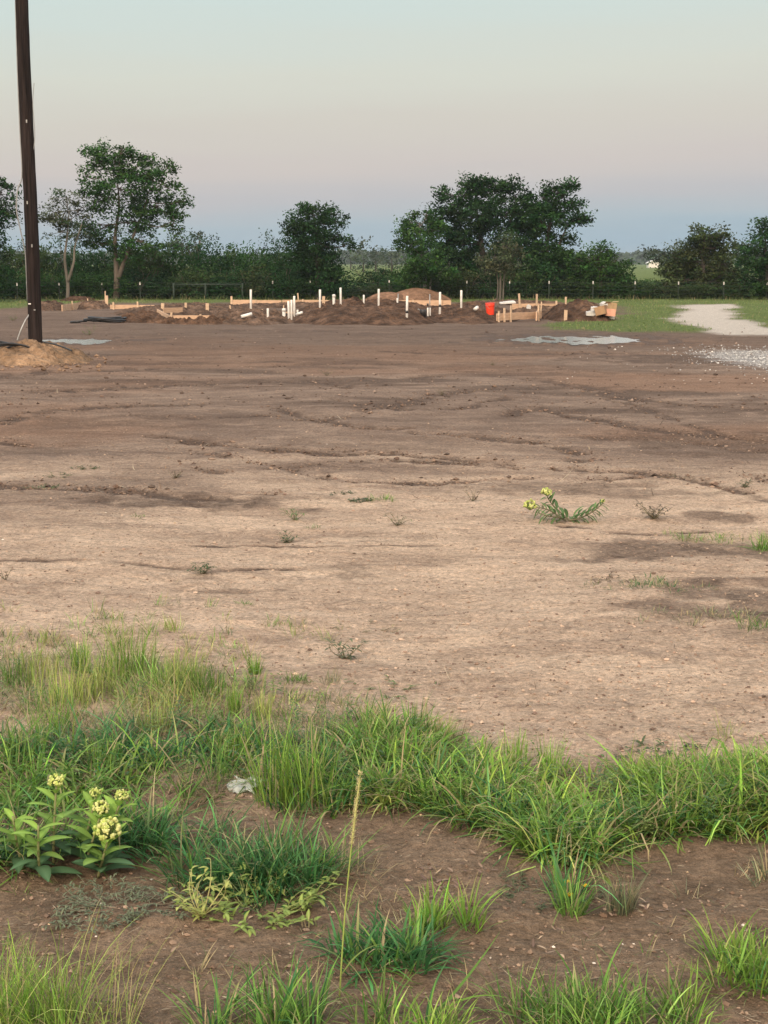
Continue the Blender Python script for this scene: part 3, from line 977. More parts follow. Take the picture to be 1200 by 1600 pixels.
# hedge of bushes under and behind the trees
def bush_proto(w, h, col, leaf=.11, dens=1.0, seed=0):
    mb = MB()
    bl = []
    for k in range(9):
        a = rng.random() * 6.28
        q = rng.random()
        bl.append((math.cos(a) * w * .45 * q ** .5, math.sin(a) * w * .40 * q ** .5, h * (.22 + .5 * rng.random() * (1 - .4 * q)), w * .34, w * .3, h * .27))
    bl.append((0, 0, h * .3, w * .5, w * .4, h * .3)); bl.append((0, 0, h * .72, w * .28, w * .25, h * .24))
    P, K, c = crown_points(bl, 24, 42 * dens, .22, .3)
    nk = K.max() + 1
    C = np.array(col)[None] * (1 + .38 * (rng.random((nk, 1)) - .5) * 2)[K] * (1 + (rng.normal(size=(nk, 3)) * np.array([.14, .05, .06]))[K])
    kp = P[:, 2] > .02
    leaves(mb, P[kp], leaf * (.6 + .8 * rng.random(kp.sum())), np.clip(C[kp], 0, 1))
    st = MB()
    for k in range(7):
        a = rng.random() * 6.28
        p, r = limb(np.array([0, 0, -.1]) + rand_unit(1)[0] * [.1, .1, 0], np.array([math.cos(a) * w * .4, math.sin(a) * w * .35, h * (.5 + .4 * rng.random())]), .03, .008, 0)
        st.tube(p, r, 5, C=np.array((.11, .09, .07)), cap=False)
    return mb, st


HB = []
for k, (w, h, c) in enumerate([(2.6, 2.2, DK), (2.4, 1.9, MG), (2.2, 2.4, DK2), (2.6, 1.9, (.045, .080, .028)), (2.2, 2.0, OL)]):
    mb, st = bush_proto(w, h, c)
    r = empty('bush', (0, -500, 0))
    cr = mb.build('foliage', M['leaf'], r, smooth=False); sx = st.build('stem', M['bark'], r)
    HB.append((r, cr, sx, w, h))
LOOKS = ['dark dense hedge bush', 'mid-green hedge bush', 'tall dark hedge bush', 'bright green hedge bush', 'olive hedge bush']
used = set()
bcount = 0


def where_words(px):
    spots = [(-400, 'outside the left edge'), (-60, 'under the left edge tree'), (50, 'at the far left behind the utility pole'), (106, 'behind the pale twin trunk'), (183, 'behind the tall forked tree'),
             (290, 'below the distant pair of crowns'), (392, 'behind the tall white pipe at the left'), (450, 'left of the single upright tree'), (498, 'behind the single upright tree'),
             (560, 'in the open gap'), (620, 'left of the big clump'), (680, 'behind the pale leaning stem'), (760, 'under the widest tree'), (850, 'under the ragged right shoulder tree'),
             (940, 'behind the low round tree'), (1010, 'below the white shed'), (1100, 'under the broad olive tree'), (1190, 'at the right edge'), (1500, 'outside the right edge')]
    return min(spots, key=lambda s: abs(s[0] - px))[1]


LAB = set()


def put_bush(px, Y, topy, k, row):
    global bcount
    for kk in [k] + [(k + q) % 5 for q in (1, 2, 3, 4)]:
        lab = '%s in the %s row %s' % (LOOKS[kk], row, where_words(px))
        if lab not in LAB:
            k = kk; break
    LAB.add(lab)
    r, cr, sx, w, h = HB[k]
    if k in used:
        r2 = r.copy(); COL.objects.link(r2)
        for ch in (cr, sx):
            c2 = ch.copy(); COL.objects.link(c2); c2.parent = r2
    else:
        used.add(k); r2 = r
    Z = EYE - (topy - HZ) / F * Y
    s = max(Z, .3) / h * 1.22
    x = (px - 600) / F * Y
    r2.location = (x, Y, float(H(np.array([x]), np.array([Y]))[0]) - .02)
    ws = (.9 + .35 * rng.random())
    r2.scale = (ws, ws, s)
    r2.rotation_euler = (0, 0, rng.random() * 6.28)
    tag(r2, lab, 'bush', 'hedge bushes along the back fence')
    bcount += 1


TOP = np.array([(-400, 390), (0, 392), (60, 388), (150, 386), (240, 390), (300, 388), (340, 382), (380, 388), (410, 374), (440, 378), (460, 390), (520, 425), (531, 444), (552, 446), (566, 430), (600, 415), (640, 412), (700, 400),
                (880, 400), (985, 425), (1000, 432), (1035, 434), (1055, 415), (1100, 405), (1200, 400), (1500, 395)], float)
px = -330.0
while px < 1540:
    t = np.interp(px, TOP[:, 0], TOP[:, 1])
    put_bush(px, 69.5 + rng.random() * 2.5, t + rng.random() * 16 - 5, int(rng.integers(0, 5)), 'back')
    px += 44 + rng.random() * 16
px = -320.0
while px < 1540:
    t = max(np.interp(px, TOP[:, 0], TOP[:, 1]) + 22, 424)
    if px > 980: t = 438
    if 515 < px < 570: t = 449
    put_bush(px, 66.8 + rng.random() * .8, t + rng.random() * 14 - 4, int(rng.choice([0, 2, 3, 1, 4])) if px < 960 else int(rng.choice([1, 3, 3, 4])), 'front')
    px += 40 + rng.random() * 18


# ---------------------------------------------------------------- blades of grass
def blades(mb, P, az, Ln, tilt, bend, w, col, tipcol=None, nseg=5, twist=.6, fold=False):
    n = len(P)
    s = np.linspace(0, 1, nseg + 1)
    th = tilt[:, None] + bend[:, None] * s[None, :] ** 1.3
    kk = (rng.random((n, 1)) < .13) * rng.uniform(.7, 1.7, (n, 1))
    th = th + kk * (s[None, :] > rng.uniform(.35, .8, (n, 1)))
    ds = 1.0 / nseg
    thm = .5 * (th[:, 1:] + th[:, :-1])
    hx = np.concatenate([np.zeros((n, 1)), np.cumsum(np.sin(thm) * ds, 1)], 1) * Ln[:, None]
    hz = np.concatenate([np.zeros((n, 1)), np.cumsum(np.cos(thm) * ds, 1)], 1) * Ln[:, None]
    hz = np.maximum(hz, .004)
    side = (rng.normal(size=(n, 1)) * .10) * s[None, :] ** 2 * Ln[:, None]
    dx, dy = np.cos(az)[:, None], np.sin(az)[:, None]
    X = P[:, 0:1] + hx * dx - side * dy; Y = P[:, 1:2] + hx * dy + side * dx; Z = P[:, 2:3] + hz
    wid = w[:, None] * np.clip(.55 + 1.2 * s, 0, 1)[None, :] * (1 - s[None, :] ** 2.2) * .5 + .0002
    tw = (rng.random((n, 1)) - .5) * twist * 3
    px_, py_ = -dy * np.cos(tw) + dx * np.sin(tw) * .5, dx * np.cos(tw) + dy * np.sin(tw) * .5
    A = np.stack([X - px_ * wid, Y - py_ * wid, Z], -1); B = np.stack([X + px_ * wid, Y + py_ * wid, Z], -1)
    V = np.stack([A, B], 2).reshape(-1, 3)      # n, seg+1, 2
    i = np.arange(n)[:, None] * (2 * (nseg + 1)); j = np.arange(nseg)[None, :] * 2
    Q = np.stack([i + j, i + j + 1, i + j + 3, i + j + 2], -1).reshape(-1, 4)
    if tipcol is None: tipcol = col
    C = col[:, None, :] * (1 - s[None, :, None] ** 1.5) + tipcol[:, None, :] * s[None, :, None] ** 1.5
    C = np.repeat(C, 2, axis=1).reshape(-1, 3)
    mb.add(V, Q, C=np.clip(C, 0, 1))


PAL = {
    'bright': ((.115, .240, .036), (.235, .365, .072)),
    'blue': ((.036, .120, .042), (.085, .210, .072)),
    'mid': ((.075, .170, .034), (.170, .300, .068)),
    'yellow': ((.200, .270, .060), (.320, .375, .120)),
    'dry': ((.33, .27, .15), (.45, .38, .22)),
    'grey': ((.130, .160, .090), (.200, .225, .130)),
}


def tuft(mb, x, y, n, h, rad, w=.004, pal='mid', splay=.5, droop=.9, dry=.06, z=None):
    a = rng.random(n) * 2 * np.pi
    r = rad * np.sqrt(rng.random(n))
    bx = x + r * np.cos(a); by = y + r * np.sin(a)
    bz = Hs(bx, by) - .004
    az = a + rng.normal(size=n) * .7
    Ln = h * (.45 + .7 * rng.random(n))
    tilt = np.abs(rng.normal(size=n)) * splay * .5 + splay * .45 * (r / (rad + 1e-6))
    bend = droop * (.3 + rng.random(n)) * (Ln / h)
    c0, c1 = np.array(PAL[pal])
    t = rng.random((n, 1))
    col = c0 + (c1 - c0) * t
    col = col * np.exp(.28 * rng.normal(size=(n, 1)) + .22 * rng.normal()) * (1 + .07 * rng.normal(size=(n, 3)))
    d = rng.random(n) < dry
    dc = np.array(PAL['dry'][0]) + (np.array(PAL['dry'][1]) - np.array(PAL['dry'][0])) * rng.random((n, 1))
    col = np.where(d[:, None], dc, col)
    tip = np.where(rng.random((n, 1)) < .12, dc, col * 1.1)
    tilt = tilt * (.7 + .7 * rng.random(n))
    blades(mb, np.stack([bx, by, bz], 1), az, Ln, tilt, bend, w * (.6 + .8 * rng.random(n)), col, tip)


def grass_band():
    mb = MB()
    n = 0
    # tufts rooted through the strip
    def hmap(px, py):
        # 0 at edges .. 1 middle
        t = np.interp(px, BT[:, 0], BT[:, 1]); b = np.interp(px, BB[:, 0], BB[:, 1])
        return (py - t) / (b - t)
    cnt = 0
    while cnt < 1450:
        px = rng.uniform(-380, 1580)
        t = np.interp(px, BT[:, 0], BT[:, 1]); b = np.interp(px, BB[:, 0], BB[:, 1])
        py = rng.uniform(t, b) + 34 * (fbm(np.array([px * .022]), np.array([3.3]), 3, 505)[0] - .5)
        q = float(np.clip((py - t) / (b - t), 0, 1))
        x, y = gp(px, py)
        den = fbm(np.array([x * 1.7]), np.array([y * 2.2]), 3, 501)[0]
        left = px < 540
        if rng.random() > sstep(.24 if px > 900 else .32, .50 if px > 900 else .52, den) * (.55 + .45 * (q > .15)) and not (px < 340 and q < .35 and rng.random() < .6): continue
        if 250 < px < 560 and 1130 < py < 1240 and rng.random() < .35: continue
        kind = fbm(np.array([x * 1.1 + 7]), np.array([y * 1.6]), 3, 502)[0]
        hh = fbm(np.array([x * 2.3 + 7]), np.array([y * 2.3]), 3, 503)[0]
        hgt = (.07 + .17 * hh * (.6 + .8 * rng.random())) * (.75 + .35 * min(q * 3, 1))
        if left and q < .45:
            pal = 'yellow' if kind > .62 else ('mid' if kind > .46 else 'grey')
            if rng.random() < .25: pal = 'mid'
            tuft(mb, x, y, int(16 + rng.random() * 20), hgt * .85, .07, .0030, pal, .95, 1.0, .2)
        elif left:
            pal = 'mid' if kind > .52 else 'blue'
            if rng.random() < .2: pal = 'bright'
            tuft(mb, x, y, int(9 + rng.random() * 11), hgt, .045, .0085 if rng.random() < .5 else .006, pal, 1.1, 1.5, .07)
        else:
            pal = 'bright' if kind > .48 else 'mid'
            if q > .6 and rng.random() < .35: pal = 'blue'
            if rng.random() < .12: pal = 'yellow'
            if rng.random() < .4:
                tuft(mb, x, y, int(9 + rng.random() * 9), hgt * 1.12, .03, .0095, pal, 1.15, 1.4, .05)
            else:
                tuft(mb, x, y, int(12 + rng.random() * 14), hgt * 1.0, .05, .0060, pal, .85, 1.3, .10)
        cnt += 1
    # feathery upright plumes at the far left edge and along the strip
    for (px, py, hp, wd, pal) in [(205, 1052, 95, .10, 'bright'), (126, 1048, 60, .04, 'bright'), (190, 1060, 80, .08, 'bright'), (290, 1075, 75, .08, 'yellow'), (320, 1085, 65, .07, 'mid'),
                                  (262, 1070, 50, .08, 'mid'), (60, 1060, 60, .08, 'yellow'), (20, 1065, 50, .08, 'mid'), (100, 1100, 80, .10, 'yellow'), (150, 1090, 70, .09, 'yellow'),
                                  (368, 1110, 55, .03, 'bright'), (412, 1120, 50, .03, 'yellow'), (355, 1185, 60, .05, 'bright'), (160, 1200, 60, .06, 'bright'), (385, 1170, 55, .05, 'bright'),
                                  (860, 1205, 62, .04, 'bright'), (805, 1190, 55, .05, 'bright'), (240, 1140, 60, .06, 'yellow'), (80, 1150, 60, .08, 'bright'), (690, 1150, 45, .05, 'yellow'),
                                  (590, 1150, 60, .05, 'yellow'), (650, 1150, 75, .03, 'mid'), (990, 1230, 60, .06, 'bright'), (1050, 1230, 60, .07, 'mid'), (1140, 1225, 50, .06, 'bright'),
                                  (30, 1190, 70, .10, 'mid'), (520, 1150, 40, .06, 'mid')]:
        x, y = gp(px, py)
        m_ = y / CP / F
        tuft(mb, x, y, int(70 + 500 * wd), hp * m_ * 1.05, wd, .0026, pal, .14, .3, .04)
    # long trailing runners leaning out of the strip
    for _ in range(260):
        px = rng.uniform(-300, 1500); b = np.interp(px, BB[:, 0], BB[:, 1])
        x, y = gp(px, b - rng.random() * 25)
        tuft(mb, x, y, 5, .22 + .1 * rng.random(), .02, .0055, 'mid', 1.1, 1.2, .12)
    o = mb.build('grass', M['grassblade'])
    tag(o, 'wild green grass strip growing across the foreground', 'grass', kind='stuff')


grass_band()


def leaf_blade(mb, p, d, L_, w, col, up=(0, 0, 1), cup=.25, droop=.4, k=7):
    """an elliptic leaf with a midrib fold, from p along d"""
    d = np.asarray(d, float); d = d / np.linalg.norm(d)
    up = np.asarray(up, float)
    sd_ = np.cross(d, up); sd_ /= np.linalg.norm(sd_) + 1e-9
    nn = np.cross(sd_, d)
    s = np.linspace(0, 1, k)
    c = p + d[None] * (s * L_)[:, None] - nn[None] * (droop * L_ * s ** 2)[:, None]
    wd = w * .5 * np.sin(np.pi * np.clip(s * .93 + .05, 0, 1)) ** .75
    wd[-1] = .0006
    A = c - sd_ * wd[:, None] + nn * (wd * cup)[:, None]
    B = c + sd_ * wd[:, None] + nn * (wd * cup)[:, None]
    V = np.stack([A, c, B], 1).reshape(-1, 3)
    i = np.arange(k - 1)[:, None] * 3; j = np.array([[0, 1]])
    Q = np.stack([i + j, i + j + 1, i + j + 4, i + j + 3], -1).reshape(-1, 4)
    cc = np.tile(np.asarray(col, float), (len(V), 1))
    cc[1::3] = cc[1::3] * 1.45 + .015          # pale midrib
    mb.add(V, Q, C=np.clip(cc, 0, 1))


def thatch():
    mb = MB(); lm = MB()
    n = 9000
    px = rng.uniform(-350, 1550, n); q = rng.random(n)
    t = np.interp(px, BT[:, 0], BT[:, 1]); b = np.interp(px, BB[:, 0], BB[:, 1])
    x, y = gp(px, t - 12 + (b - t + 22) * q)
    k = fbm(x * 3, y * 3, 3, 540) > .42
    x, y = x[k], y[k]; n = len(x)
    c = np.array([(.34, .27, .16), (.22, .165, .10), (.42, .35, .22), (.15, .115, .075)])[rng.integers(0, 4, n)] * (.75 + .5 * rng.random((n, 1)))
    blades(mb, np.stack([x, y, Hs(x, y) + .002], 1), rng.random(n) * 6.28, .05 + .08 * rng.random(n), .9 + .6 * rng.random(n), rng.normal(size=n) * .5, .0018 + .0022 * rng.random(n), c, nseg=4)
    o = mb.build('thatch', M['grassblade'])
    tag(o, 'dead brown thatch lying among the green blades', 'grass', kind='stuff')
    for _ in range(330):
        px = rng.uniform(-350, 1550); t = np.interp(px, BT[:, 0], BT[:, 1]); b = np.interp(px, BB[:, 0], BB[:, 1])
        x, y = gp(px, rng.uniform(t, b))
        z = float(Hs(np.array([x]), np.array([y]))[0])
        h = .05 + .12 * rng.random()
        base = np.array([(.10, .17, .055), (.16, .22, .09), (.075, .14, .06), (.20, .26, .08)])[rng.integers(0, 4)]
        e = np.array([rng.normal() * .03, rng.normal() * .03, h])
        m_ = 9 + int(10 * rng.random())
        for j in range(m_):
            f = .2 + .8 * j / m_
            a = j * 2.4
            L_ = (.014 + .016 * rng.random()) * (1.3 - .6 * f)
            leaf_blade(lm, np.array([x, y, z]) + e * f, (math.cos(a), math.sin(a), .5), L_, L_ * .34, base * (.75 + .5 * rng.random()), droop=.35, k=4)
        blades(lm, np.array([[x, y, z]]), np.array([math.atan2(e[1], e[0])]), np.array([h]), np.array([.15]), np.array([.1]), np.array([.003]), base[None] * .8, nseg=4)
    o = lm.build('leafy_undergrowth', M['grassblade'])
    tag(o, 'small leafy weeds mingled with the foreground grass', 'undergrowth', kind='stuff')



thatch()


def sparse_grass():
    """thin short growth at the back edge of the strip and on the loose soil"""
    mb = MB()
    for _ in range(420):
        px = rng.uniform(-300, 1500); t = np.interp(px, BT[:, 0], BT[:, 1])
        py = t - abs(rng.normal()) * (45 if px < 560 else 14)
        x, y = gp(px, py)
        if fbm(np.array([x * 2.5]), np.array([y * 2.5]), 3, 520)[0] < .5: continue
        tuft(mb, x, y, int(8 + rng.random() * 14), .05 + .06 * rng.random(), .035, .0028, rng.choice(['mid', 'grey', 'yellow', 'bright']), .8, .8, .3)
    for _ in range(150):
        px = rng.uniform(-200, 1400); py = rng.uniform(1260, 1640)
        x, y = gp(px, py)
        if fbm(np.array([x * 3]), np.array([y * 3]), 3, 521)[0] < .5: continue
        tuft(mb, x, y, int(4 + rng.random() * 8), .03 + .05 * rng.random(), .03, .0022, rng.choice(['grey', 'dry', 'mid']), 1.0, .8, .4)
    o = mb.build('sparse_grass', M['grassblade'])
    tag(o, 'thin short grass sprinkled along the bare earth', 'grass', kind='stuff')


sparse_grass()


def far_turf():
    mb = MB()
    n = 46000
    x = rng.uniform(-22, 22, n); y = 34 + 33 * rng.random(n)
    ru = (np.zeros(n), np.zeros(n))
    z_ = zones(x, y, ru)
    k = (z_[2] > .35) & (np.abs((x * 0)) < 1)
    x, y = x[k], y[k]; n = len(x)
    P = np.stack([x, y, H(x, y)], 1)
    c = fbm(x * .6, y * .6, 3, 530)
    hgt = (.035 + .06 * rng.random(n)) * (.6 + c) + .22 * sstep(62.5, 65.5, y) * rng.random(n)
    A0 = np.array((.105, .155, .050)); A1 = np.array((.24, .31, .12))
    t = np.clip(c[:, None] * 1.4 - .3 + .25 * rng.normal(size=(n, 1)), 0, 1)
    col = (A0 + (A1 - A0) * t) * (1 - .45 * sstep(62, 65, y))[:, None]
    dry = rng.random(n) < .12
    col[dry] = np.array((.27, .23, .13))
    blades(mb, P, rng.random(n) * 6.28, hgt, rng.random(n) * .6, rng.random(n) * .8, .022 * (.6 + .8 * rng.random(n)), col, nseg=3)
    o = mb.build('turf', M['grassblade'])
    tag(o, 'rough green turf beside the gravel lane and along the fence', 'grass', kind='stuff')


far_turf()


# ---------------------------------------------------------------- single plants in the foreground
def tuft_thing(name, label, cat, px, py, spec, group=None):
    """a tuft standing by itself; spec = list of tuft() argument dicts with offsets in m"""
    x, y = [float(v) for v in gp(px, py)]
    mb = MB()
    for s in spec:
        s = dict(s); ox, oy = s.pop('o', (0, 0))
        tuft(mb, x + ox, y + oy, **s)
    o = mb.build(name, M['grassblade'], origin=(x, y, float(H(np.array([x]), np.array([y]))[0])))
    tag(o, label, cat, group)
    return o


def many(cnt, sx, sy, **kw):
    return [dict(o=(rng.normal() * sx, rng.normal() * sy), **kw) for _ in range(cnt)]


TG = 'grass clumps standing on the bare soil'
tuft_thing('grass_clump', 'wide dark blue-green grass clump in the middle of the brown soil', 'grass clump', 388, 1372,
           many(24, .11, .06, n=34, h=.17, rad=.06, w=.0052, pal='blue', splay=.85, droop=1.0, dry=.02) + many(7, .13, .06, n=22, h=.2, rad=.05, w=.0045, pal='mid', splay=.8, droop=.9), TG)
tuft_thing('grass_clump', 'thin straw-coloured wispy tuft on the right of the blue-green clump', 'grass clump', 545, 1365,
           many(6, .045, .03, n=24, h=.13, rad=.04, w=.0022, pal='grey', splay=.9, droop=1.0, dry=.5), TG)
tuft_thing('grass_clump', 'broad-bladed green clump just left of the seed stalk foot, low centre', 'grass clump', 600, 1505,
           many(11, .055, .035, n=22, h=.14, rad=.04, w=.0075, pal='blue', splay=.95, droop=.9, dry=.04) + many(4, .05, .03, n=12, h=.16, rad=.03, w=.007, pal='mid', splay=.8, droop=.9), TG)
tuft_thing('grass_clump', 'bright upright tuft at the right shoulder of the low centre clump', 'grass clump', 690, 1455,
           many(6, .035, .025, n=24, h=.12, rad=.03, w=.0055, pal='bright', splay=.55, droop=.7, dry=.05), TG)
tuft_thing('grass_clump', 'large green grass clump at the bottom right of the view', 'grass clump', 955, 1602,
           many(18, .10, .05, n=30, h=.135, rad=.05, w=.0050, pal='mid', splay=.75, droop=.8, dry=.04) + many(8, .1, .05, n=22, h=.12, rad=.04, w=.004, pal='bright', splay=.7, droop=.8), TG)
tuft_thing('grass_clump', 'green grass clump against the right edge of the view', 'grass clump', 1172, 1525,
           many(11, .05, .06, n=26, h=.14, rad=.045, w=.0052, pal='bright', splay=.75, droop=.8) + many(4, .05, .04, n=18, h=.12, rad=.04, w=.004, pal='blue', splay=.8, droop=.8), TG)
tuft_thing('grass_clump', 'neat pale grey-green tuft standing alone on the soil at the right', 'grass clump', 965, 1425,
           many(2, .012, .01, n=55, h=.12, rad=.03, w=.0028, pal='grey', splay=.45, droop=.35, dry=.06), TG)
tuft_thing('grass_clump', 'slender tuft with long blades just below the strip, beside the yellow-flowered weed', 'grass clump', 885, 1425,
           many(3, .02, .015, n=26, h=.14, rad=.03, w=.0045, pal='mid', splay=.5, droop=.7, dry=.1) + [dict(o=(0, .06), n=30, h=.22, rad=.03, w=.005, pal='blue', splay=.4, droop=.6)], TG)
tuft_thing('grass_clump', 'tall bright green tuft rising by the scrap of plastic', 'grass clump', 470, 1250,
           many(5, .05, .03, n=42, h=.30, rad=.05, w=.0036, pal='bright', splay=.28, droop=.45, dry=.04) + many(5, .06, .03, n=20, h=.16, rad=.05, w=.0055, pal='blue', splay=.8, droop=1.1), TG)
tuft_thing('grass_clump', 'fine feathery yellow-green grass in the bottom left corner', 'grass clump', 30, 1610,
           many(14, .07, .06, n=40, h=.19, rad=.05, w=.0022, pal='bright', splay=.45, droop=.6, dry=.05) + many(5, .1, .05, n=26, h=.25, rad=.05, w=.0018, pal='yellow', splay=.5, droop=.7, dry=.1), TG)
tuft_thing('grass_clump', 'mixed green grass along the bottom edge left of the seed stalk', 'grass clump', 430, 1612,
           many(13, .085, .03, n=22, h=.15, rad=.04, w=.0050, pal='mid', splay=.6, droop=.8, dry=.1) + many(4, .09, .03, n=12, h=.17, rad=.03, w=.006, pal='blue', splay=.6, droop=.8), TG)
tuft_thing('grass_clump', 'short green grass along the bottom edge right of the seed stalk', 'grass clump', 650, 1625,
           many(8, .07, .02, n=24, h=.11, rad=.04, w=.0045, pal='bright', splay=.6, droop=.7, dry=.08), TG)
tuft_thing('grass_clump', 'sparse fine stalks by the bottom edge, right of the feathery corner grass', 'grass clump', 170, 1610,
           many(6, .06, .04, n=10, h=.14, rad=.05, w=.0022, pal='yellow', splay=.5, droop=.6, dry=.3), TG)
tuft_thing('grass_clump', 'thin dark grassy tuft by the left side of the plastic scrap', 'grass clump', 318, 1232,
           many(2, .02, .015, n=34, h=.15, rad=.03, w=.0024, pal='grey', splay=.6, droop=.3, dry=.15), TG)
tuft_thing('grass_clump', 'small fine grassy tuft on the soil below the plastic scrap', 'grass clump', 350, 1290,
           many(2, .02, .015, n=34, h=.10, rad=.03, w=.0020, pal='grey', splay=.6, droop=.3, dry=.3), TG)
tuft_thing('grass_clump', 'grass tuft cut by the right edge, above the right edge clump', 'grass clump', 1195, 1370,
           many(3, .02, .02, n=24, h=.09, rad=.03, w=.003, pal='grey', splay=.7, droop=.6, dry=.2), TG)
tuft_thing('grass_clump', 'flat-topped grass clump hanging over the soil under the milkweed', 'grass clump', 235, 1325,
           many(12, .09, .04, n=26, h=.18, rad=.05, w=.006, pal='blue', splay=.95, droop=1.4, dry=.03), TG)


def broad_blades(name, label, px, py, items, parent=None):
    x, y = [float(v) for v in gp(px, py)]
    z = float(H(np.array([x]), np.array([y]))[0])
    mb = MB()
    for (az, Ln, tilt, bend, w, pal) in items:
        c = np.array([PAL[pal][0]]) * .5 + np.array([PAL[pal][1]]) * .5
        blades(mb, np.array([[x, y, z - .004]]), np.array([az]), np.array([Ln]), np.array([tilt]), np.array([bend]), np.array([w]), c, c * 1.15, nseg=9, twist=.2)
    o = mb.build(name, M['grassblade'], origin=(x, y, z))
    tag(o, label, 'grass clump', TG)


broad_blades('grass_clump', 'leaning broad grass blade with drooping tips at the bottom centre', 665, 1590,
             [(.35, .26, .85, -.15, .012, 'mid'), (.2, .22, .8, 1.2, .009, 'bright'), (2.9, .12, .7, .9, .008, 'mid'), (.1, .2, .5, 1.9, .008, 'mid'), (1.2, .15, .3, .7, .008, 'blue'), (-.6, .14, .6, 1.0, .007, 'bright')])


def seed_stalk():
    p0 = at(530, 1562, 3.30); 
    x, y = gp(530, 1562)
    top = at(563, 1210, float(y) + .04)
    base = np.array([x, y, float(H(np.array([x]), np.array([y]))[0]) - .01])
    root = empty('seed_stalk', base)
    t = np.linspace(0, 1, 14)[:, None]
    pts = base + (top - base) * t + np.sin(t * math.pi) * np.array([-.006, 0, 0])
    r = MB().tube(pts - base, np.linspace(.0021, .0013, 14), 7, C=np.array((.25, .33, .08))).build('stem', M['stemgreen'], root)
    hd = MB()
    hp = pts[9:] - base
    q = smooth_line(hp, 10)
    hd.tube(q, np.interp(np.linspace(0, 1, len(q)), [0, .2, .8, 1], [.0014, .0026, .0022, .0008]), 7, C=np.array((.42, .44, .17)), jit=.35)
    n = 420
    k = rng.integers(0, len(q), n); a = rng.random(n) * 6.28
    P = q[k] + np.stack([np.cos(a), np.sin(a), np.zeros(n)], 1) * .003
    blades(hd, P, a, np.full(n, .009), np.full(n, .35), np.zeros(n), np.full(n, .0016), np.tile(np.array([[.60, .53, .28]]), (n, 1)), nseg=2)
    hd.build('seed_head', M['stemgreen'], root)
    for (az, s, L_) in ((.4, .12, .12), (3.3, .22, .10), (1.2, .4, .09)):
        lb = MB()
        c = np.array([[.20, .28, .08]])
        blades(lb, np.array([(top - base) * s]), np.array([az]), np.array([L_]), np.array([.5]), np.array([1.0]), np.array([.006]), c, nseg=7)
        lb.build('leaf', M['grassblade'], root)
    tag(root, 'tall slender seed stalk with narrow straw-yellow seed head leaning slightly right', 'grass stalk')


seed_stalk()


# leafy plants ---------------------------------------------------
def ball(mb, c, r, col, n=6, m=4):
    th = np.linspace(0, 2 * np.pi, n, endpoint=False); ph = np.linspace(.15, math.pi - .15, m)
    V = np.array([[c[0] + r * math.sin(b) * math.cos(a), c[1] + r * math.sin(b) * math.sin(a), c[2] + r * math.cos(b)] for b in ph for a in th])
    i = np.arange(m - 1)[:, None] * n; j = np.arange(n)[None]; k = (j + 1) % n
    Q = np.stack([i + j, i + k, i + n + k, i + n + j], -1).reshape(-1, 4)
    mb.add(V, Q, C=np.asarray(col, float))


def umbel(c, r, n=46, open_=.6):
    """rounded head of small pale yellow-green milkweed florets"""
    mb = MB()
    for k in range(n):
        d = rand_unit(1)[0]; d[2] = abs(d[2]) * 1.1 - .25
        d /= np.linalg.norm(d)
        p = np.array(c) + d * r * (.75 + .3 * rng.random())
        col = np.array((.46, .55, .15)) * (.8 + .4 * rng.random()) if rng.random() < .55 else np.array((.64, .68, .28)) * (.85 + .25 * rng.random())
        ball(mb, p, r * .17, col, 6, 5)
        # five reflexed lobes
        for a in range(5):
            e = np.cross(d, rand_unit(1)[0]); e /= np.linalg.norm(e)
            leaf_blade(mb, p, d * .3 + e, r * .24, r * .14, col * 1.05, up=d, droop=.3, k=4)
        mb.tube(np.array([np.array(c) - d * 0 - np.array([0, 0, r * .6]), p]), r * .03, 4, C=np.array((.25, .33, .12)), cap=False)
    return mb


def stem_pts(p0, p1, bow, k=12):
    t = np.linspace(0, 1, k)[:, None]
    return p0 + (p1 - p0) * t + np.sin(t * math.pi) * np.asarray(bow)


